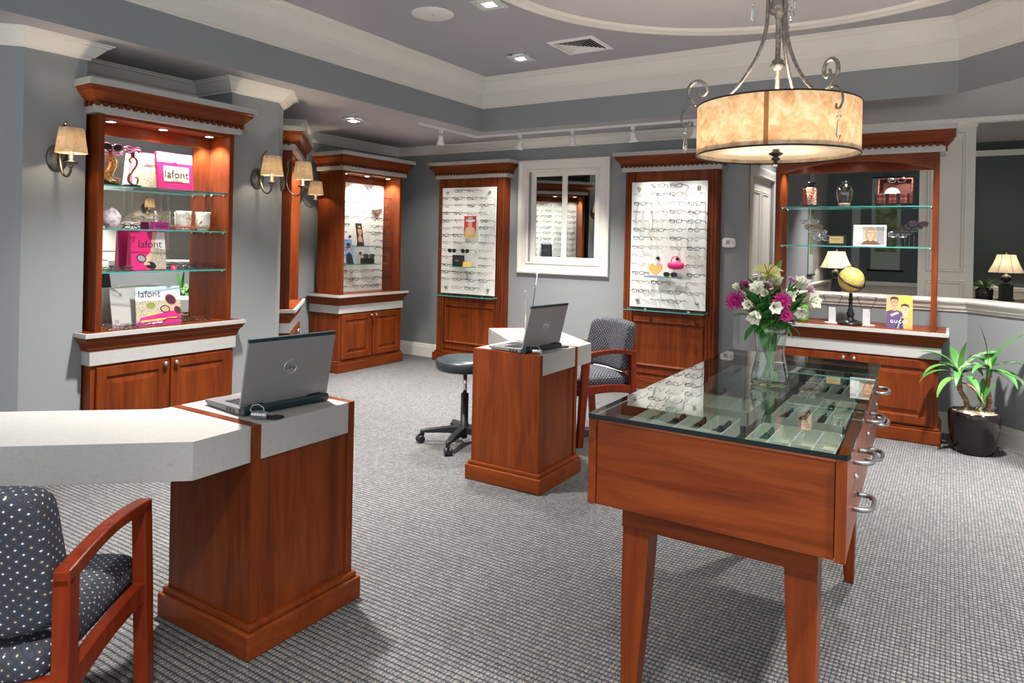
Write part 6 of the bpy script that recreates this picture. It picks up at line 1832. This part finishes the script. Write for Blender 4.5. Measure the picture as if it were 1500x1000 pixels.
mb = MB('clear_glass'); pr = [(0.001, 0.002), (0.036, 0.002), (0.042, 0.010), (0.046, 0.045), (0.058, 0.090), (0.060, 0.122), (0.048, 0.156), (0.022, 0.176), (0.017, 0.184), (0.024, 0.190), (0.024, 0.198), (0.018, 0.205)]
mb.lathe(pr + [(max(0.001, r - 0.004), h) for r, h in pr[::-1][:-1]] + [(0.001, 0.008)], n=32); mb.build('body', t)
mb = MB('jug_base'); mb.lathe([(0.001, 0.009), (0.036, 0.010), (0.040, 0.030), (0.001, 0.034)], n=20); mb.build('filling', t, label='peach coloured beads in the bottom')
t = thing('trunk_box', 'open red plaid trunk on little black feet on the upper shelf of the open hutch', 'box'); t.matrix_basis = O(-0.368, T2, 5.90, -8)
mb = MB('plaid'); x0, x1, y0, y1 = -0.115, 0.115, -0.055, 0.065
for q in ((x0, x1, y0, y0 + 0.005), (x0, x1, y1 - 0.005, y1), (x0, x0 + 0.005, y0, y1), (x1 - 0.005, x1, y0, y1)): mb.box(*q, 0.025, 0.095)
mb.box(x0, x1, y0, y1, 0.022, 0.027, 'trunk_lining'); mb.build('trunk', t)
mb = MB('black_satin')
for sx in (x0 + 0.012, x1 - 0.012):
    for sy in (y0 + 0.012, y1 - 0.012): mb.lathe([(0.005, 0), (0.008, 0.006), (0.006, 0.022)], (sx, sy, 0), 10)
for x in (-0.03, 0.045): mb.box(x - 0.012, x + 0.012, y0 - 0.003, y0, 0.025, 0.096)
mb.box(x0 - 0.001, x0 + 0.012, y0 - 0.002, y0 + 0.01, 0.025, 0.096); mb.box(x1 - 0.012, x1 + 0.001, y0 - 0.002, y0 + 0.01, 0.025, 0.096); mb.build('foot', t)
mb = MB('plaid'); mb.M = TR(0, 0.065, 0.095, 0, -12); mb.rings(x0, x1, 0.0, 0.120, [(0, -0.030), (0.006, -0.030), (0.006, -0.006)], 'plaid', back=0.0); mb.box(x0 + 0.007, x1 - 0.007, -0.0068, -0.006, 0.007, 0.113, 'trunk_lining'); mb.build('lid', t)
t = thing('toy_hat', 'little woven white and black hat in the open plaid trunk', 'hat'); t.matrix_basis = O(-0.375, T2 + 0.074, 5.895)
mb = MB('hat_weave'); mb.lathe([(0.060, 0.020), (0.052, 0.022), (0.048, 0.040), (0.034, 0.060), (0.014, 0.068), (0.001, 0.069)], n=28); mb.build('hat', t)
put_mesh('eyeglasses', eyewear_mesh('frame_silver', 'lens_glass', 0.026, 0.018, 2.4, 0.0030, True).data('eyeglasses'), O(-0.350, T2 + 0.205, 5.955, 10, 20), 'bright silver eyeglasses hooked over the raised lid of the plaid trunk', 'eyeglasses', 'eyeglasses on the open hutch')


def step_rack(label, x, y, n, dx, z0, dz, rev=1):
    t = thing('acrylic_rack', label, 'eyewear rack'); t.matrix_basis = O(x, T1, y)
    mb = MB('acrylic'); mb.box(-0.075, 0.075, -0.045, 0.045, 0, 0.006); mb.build('base', t)
    for k in range(n):
        r = MB('acrylic'); xx = -0.045 + 0.030 * k; h = z0 + dz * k
        r.tube([(xx, 0.02, 0.006), (xx, 0.02, h)], 0.006, 8); r.box(xx - 0.045, xx + 0.045, 0.005, 0.035, h, h + 0.004); r.build('step', t)
    return t
step_rack('clear acrylic stepped rack of four eyeglasses on the lower shelf of the open hutch, left', -0.905, 5.90, 4, 0, 0.165, -0.043)
for k in range(4):
    fr = ('frame_silver', 'frame_gold', 'frame_silver', 'frame_silver')[k]
    put_mesh('eyeglasses', eyewear_mesh(fr, 'lens_glass', 0.029, 0.018, 2.4, 0.0036, True).data('eyeglasses'), O(-0.950 + 0.030 * k, T1 + 0.188 - 0.043 * k, 5.905, 8), '%s eyeglasses, %s step of the left acrylic rack on the open hutch' % (('silver', 'gold', 'bright silver', 'pale silver')[k], ('top', 'second', 'third', 'bottom')[k]), 'eyeglasses', 'eyeglasses on the open hutch')
step_rack('clear acrylic stepped rack of five eyeglasses on the lower shelf of the open hutch, right', -0.270, 5.90, 4, 0, 0.070, 0.022)
for k in range(5):
    fr = ('frame_silver', 'frame_black', 'frame_brown', 'frame_black', 'frame_plum')[k]
    put_mesh('eyeglasses', eyewear_mesh(fr, 'sun_lens' if k else 'lens_glass', 0.028, 0.019, 2.6, 0.0034, True).data('eyeglasses'), O(-0.335 + 0.033 * k, T1 + 0.092 + 0.020 * k, 5.905 - 0.01 * (k == 4), 8), '%s eyeglasses, %s step from the left of the right acrylic rack on the open hutch' % (('silver', 'black', 'brown', 'dark', 'plum')[k], ('first', 'second', 'third', 'fourth', 'last')[k]), 'eyeglasses', 'eyeglasses on the open hutch')
t = thing('plaque', 'gold plate on a black block on the lower shelf of the open hutch', 'plaque'); t.matrix_basis = O(-0.755, T1, 5.91, 3)
mb = MB('print_black'); mb.prism([(0, 0), (0.045, 0), (0.012, 0.085), (0.004, 0.085)], -0.070, 0.070, 'x'); mb.build('block', t)
mb = MB('plaque_gold'); mb.M = TR(0, -0.001, 0.0, 0, -3); mb.box(-0.050, 0.050, -0.0008, 0.0006, 0.020, 0.074); mb.box(-0.032, 0.032, -0.0012, 0, 0.052, 0.055, 'ink_brown'); mb.box(-0.020, 0.020, -0.0012, 0, 0.043, 0.045, 'ink_brown'); mb.build('plate', t)
t = card('framed_photo', 'white framed photo of a blonde woman on the lower shelf of the open hutch', 'photo', O(-0.520, T1, 5.88, 2, -6), 0.225, 0.165,
     [(rect(-0.098, 0.098, 0.013, 0.152), 'card_grey'), (rect(0.045, 0.098, 0.013, 0.152), 'print_grey'), (rect(-0.098, -0.05, 0.03, 0.152), 'card_white')] + [(o if True else o, m) for o, m in [(x, y) for x, y in face_shapes(0.006, 0.100, 0.062, 'hair_blonde', 'skin_light', 'ink_brown') if True]][:0], 'card_white', 0.008)
p = MB()
for k, (o, m) in enumerate(face_shapes(0.006, 0.098, 0.060, 'hair_blonde', 'skin_light', 'ink_brown')):
    o = [(max(-0.098, min(0.098, a)), max(0.013, min(0.152, b))) for a, b in o]
    p.prism(o, -0.0010 - 0.00012 * k, -0.0005, 'y', m)
p.build('portrait', t, label='portrait of a blonde woman')
# counter of the open hutch
for x, lab in ((-0.768, 'left of the globe'), (-0.530, 'right of the globe')):
    t = thing('eyewear_stand', 'slim silver eyeglasses stand ' + lab, 'eyewear stand', group='silver eyeglasses stands by the globe'); t.matrix_basis = O(x, 0.8012, 5.88)
    mb = MB('white_enamel'); mb.lathe([(0.001, 0), (0.058, 0), (0.060, 0.003), (0.058, 0.006), (0.001, 0.007)], n=28, sy=0.7); mb.build('base', t)
    mb = MB('silver_paint'); mb.box(-0.026, 0.026, -0.010, 0.010, 0.007, 0.120); mb.build('post', t, bevel=0.002)
    g = eyewear_mesh('frame_silver', 'lens_glass', 0.027, 0.014, 2.4, 0.0025, temple=0.11, tmat='frame_black')
    g.v = [Vector((v.x * (1 - 0.62 * max(0, v.y) / 0.11), v.y, v.z)) for v in g.v]        # temples meet at the post
    put_mesh('eyeglasses', g.data('eyeglasses'), TR(x, 5.868, 1.018, 0, -90), 'silver eyeglasses hung temples down on the stand ' + lab, 'eyeglasses', 'eyeglasses on the open hutch')
t = thing('desk_globe', 'yellow globe in a black ring on a turned black stand, on the open hutch counter', 'globe'); t.matrix_basis = O(-0.640, 0.8012, 5.87)
mb = MB('globe_black'); mb.lathe([(0.001, 0), (0.090, 0), (0.092, 0.010), (0.080, 0.020), (0.064, 0.028), (0.030, 0.040), (0.020, 0.055), (0.026, 0.065), (0.030, 0.085), (0.020, 0.100), (0.024, 0.108), (0.014, 0.125), (0.012, 0.180), (0.020, 0.190), (0.012, 0.205), (0.012, 0.240)], n=32); mb.build('stand', t)
gc = Vector((0, 0, 0.345))
mb = MB('globe_map'); mb.ball(gc, 0.094, 'globe_map', 40); mb.build('sphere', t)
mb = MB('globe_black'); mb.M = Matrix.Translation(gc) @ Matrix.Rotation(R(32), 4, 'Y') @ Matrix.Rotation(R(18), 4, 'X')
mb.tube([(0.104 * math.cos(2 * PI * k / 48), 0.104 * math.sin(2 * PI * k / 48), 0) for k in range(48)], 0.0068, 6, closed=True)
mb.M = Matrix.Translation(gc) @ Matrix.Rotation(R(20), 4, 'Y')
mb.tube([(0.100 * math.cos(2 * PI * k / 48), 0, 0.100 * math.sin(2 * PI * k / 48)) for k in range(48)], 0.0026, 6, closed=True); mb.build('ring', t)
def gucci(root): lettering('GUCCI', 'card_white', 0.030, root, (-0.004, -0.0034, 0.048), bold=0.0004, spacing=1.3)
card('picture_card', 'fashion card of a couple in glasses on the open hutch counter', 'card', O(-0.308, 0.8012, 5.83, 6, -8), 0.170, 0.245,
     clip([(rect(-0.085, 0.085, 0, 0.245), 'print_gold'), (rect(-0.085, -0.01, 0.15, 0.245), 'print_tan'), (rect(0.03, 0.06, 0.19, 0.245), 'print_yellow')] + face_shapes(-0.034, 0.188, 0.062, 'hair_dark', 'skin', 'print_purple', True, False)
          + face_shapes(0.036, 0.140, 0.060, 'hair_dark', 'skin_light', 'print_peach', True, False) + [([(-0.085, 0), (-0.085, 0.08), (-0.04, 0.11), (0.01, 0.07), (0.03, 0.0)], 'print_purple'),
          ([(-0.03, 0), (0.02, 0), (0.03, 0.075), (0.0, 0.085)], 'print_navy'), ([(-0.016, 0), (-0.006, 0), (0.014, 0.076), (0.006, 0.078)], 'print_grey'), ([(-0.06, 0.100), (-0.015, 0.122), (0.0, 0.112), (-0.05, 0.086)], 'skin_light')], 0.085, 0.0, 0.245), 'card_white', 0.004, None, True, gucci)
t = thing('green_tumbler', 'dimpled lime green glass tumbler on the open hutch counter behind the bouquet', 'tumbler'); t.matrix_basis = O(-0.985, 0.8012, 5.87)
mb = MB('lime_glass'); mb.lathe([(0.001, 0), (0.040, 0), (0.043, 0.008), (0.043, 0.125), (0.040, 0.125), (0.039, 0.012), (0.001, 0.010)], n=32)
for r in range(8):
    for k in range(18):
        a = 2 * PI * (k + .5 * (r % 2)) / 18; mb.ball((0.0425 * math.cos(a), 0.0425 * math.sin(a), 0.014 + r * 0.0145), 0.0052, 'lime_glass', 6)
mb.build('tumbler', t)

# ------------------------------------------------------------------ waiting room behind the half wall
def table_lamp(label, loc, s=1.0, power=5):
    root = thing('table_lamp', label, 'table lamp', loc, 0.3, 'table lamps in the waiting room')
    mb = MB('black_satin'); mb.box(-0.075 * s, 0.075 * s, -0.075 * s, 0.075 * s, 0, 0.015); mb.prism([(-0.06 * s, -0.06 * s), (0.06 * s, -0.06 * s), (0.06 * s, 0.06 * s), (-0.06 * s, 0.06 * s)], 0.015, 0.20)
    mb.lathe([(0.045, 0.20), (0.050, 0.212), (0.026, 0.225), (0.022, 0.235), (0.052, 0.255), (0.058, 0.280), (0.048, 0.310), (0.020, 0.325), (0.014, 0.335), (0.014, 0.40)], n=24); mb.build('base', root)
    mb = MB('lamp_shade_cloth')
    pr = [(0.205, 0.352), (0.180, 0.40), (0.150, 0.46), (0.125, 0.52), (0.108, 0.578)]
    mb.lathe(pr + [(r - 0.003, h) for r, h in pr[::-1]] + pr[:1], n=8, smooth=False); mb.build('lamp_shade', root, label='white bell shade')
    mb = MB('lid_grey')
    for k in range(8):
        a = 2 * PI * k / 8; mb.tube([(r * 1.004 * math.cos(a), r * 1.004 * math.sin(a), h) for r, h in pr], 0.0025, 4)
    mb.build('shade_piping', root)
    mb = MB('black_satin'); mb.lathe([(0.004, 0.57), (0.010, 0.60), (0.014, 0.61), (0.001, 0.625)], n=12); mb.build('finial', root)
    lamp('table_lamp_glow', 'POINT', Vector(loc) + Vector((0, 0, 0.46)), power, (1.0, 0.86, 0.66), 0.05)
table_lamp('black table lamp with a lit white bell shade, right of the square column', (0.605, 10.70, 0.770))
table_lamp('table lamp with a lit white bell shade seen behind the globe through the open hutch', (-1.31, 10.30, 0.765))
for (x0, x1, y0, y1, lab) in ((0.0, 1.5, 10.45, 10.95, 'dark console table carrying the lamp and plant right of the column'), (-1.50, -1.10, 10.05, 10.55, 'dark side table under the lamp seen through the open hutch')):
    zt = 0.770 if x0 > -1 else 0.765
    t = thing('console_table', lab, 'table', ((x0 + x1) / 2, (y0 + y1) / 2, 0)); w_, d_ = (x1 - x0) / 2, (y1 - y0) / 2
    mb = MB('console_wood'); mb.box(-w_, w_, -d_, d_, zt - 0.03, zt); mb.build('tabletop', t, bevel=0.003)
    for sx in (-1, 1):
        for sy in (-1, 1):
            mb = MB('console_wood'); mb.box(*sorted((sx * w_, sx * (w_ - 0.05))), *sorted((sy * d_, sy * (d_ - 0.05))), 0, zt - 0.03); mb.build('leg', t)
t = thing('potted_fern', 'small leafy plant in a black pot left of the right-hand table lamp', 'plant', (0.375, 10.62, 0.770))
mb = MB('black_gloss'); mb.lathe([(0.001, 0), (0.085, 0), (0.095, 0.02), (0.098, 0.13), (0.090, 0.15), (0.082, 0.14), (0.001, 0.13)], n=24); mb.build('pot', t)
mb = MB('leaf_green'); rnd = random.Random(4)
for k in range(46):
    petal(mb, rnd.uniform(.12, .20), rnd.uniform(.014, .022), rnd.uniform(.6, 1.4), rnd.uniform(.6, 1.6), rnd.choice(['leaf_green', 'leaf_light', 'leaf_variegated']), 0.005, rnd.uniform(0, 2 * PI), Matrix.Translation((rnd.uniform(-.03, .03), rnd.uniform(-.03, .03), .14)), .2, 6, 2, .8)
mb.build('foliage', t)


def scroll(label, M, w, z0, z1):
    t = thing('hanging_scroll', label, 'scroll', group='hanging scrolls in the waiting room'); t.matrix_basis = M
    mb = MB('scroll_silk'); mb.box(-w / 2, w / 2, -0.012, -0.008, z0, z1); mb.build('silk', t)
    h = z1 - z0
    mb = MB('scroll_painting'); mb.box(-w / 2 + 0.045, w / 2 - 0.045, -0.014, -0.011, z0 + 0.20 * h, z0 + 0.72 * h); mb.build('painting', t, label='green landscape painting')
    mb = MB('black_satin'); mb.lathe([(0.014, -w / 2 - 0.05), (0.014, w / 2 + 0.05)], (0, -0.016, z0), 12, axis='x'); mb.build('roller', t); mb = MB('black_satin'); mb.lathe([(0.008, -w / 2), (0.008, w / 2)], (0, -0.012, z1), 10, axis='x')
    mb.tube([(-w / 4, -0.01, z1), (0, -0.004, z1 + 0.07), (w / 4, -0.01, z1)], 0.003, 4); mb.build('hanging_rod', t)
scroll('hanging scroll with a green landscape facing the room on the far waiting room wall', TR(-0.785, 11.2, 0), 0.37, 1.08, 2.41)
scroll('hanging scroll seen edge-on on the side wall of the waiting room', TR(-1.55, 9.72, 0, 90), 0.37, 1.03, 2.36)
t = thing('wall_panel', 'tall narrow pale panel on the far wall above the lamp behind the globe', 'panel', (-1.17, 11.2, 0))
mb = MB('scroll_silk'); mb.box(-0.055, 0.055, -0.02, 0, 0.95, 1.98); mb.build('panel', t)
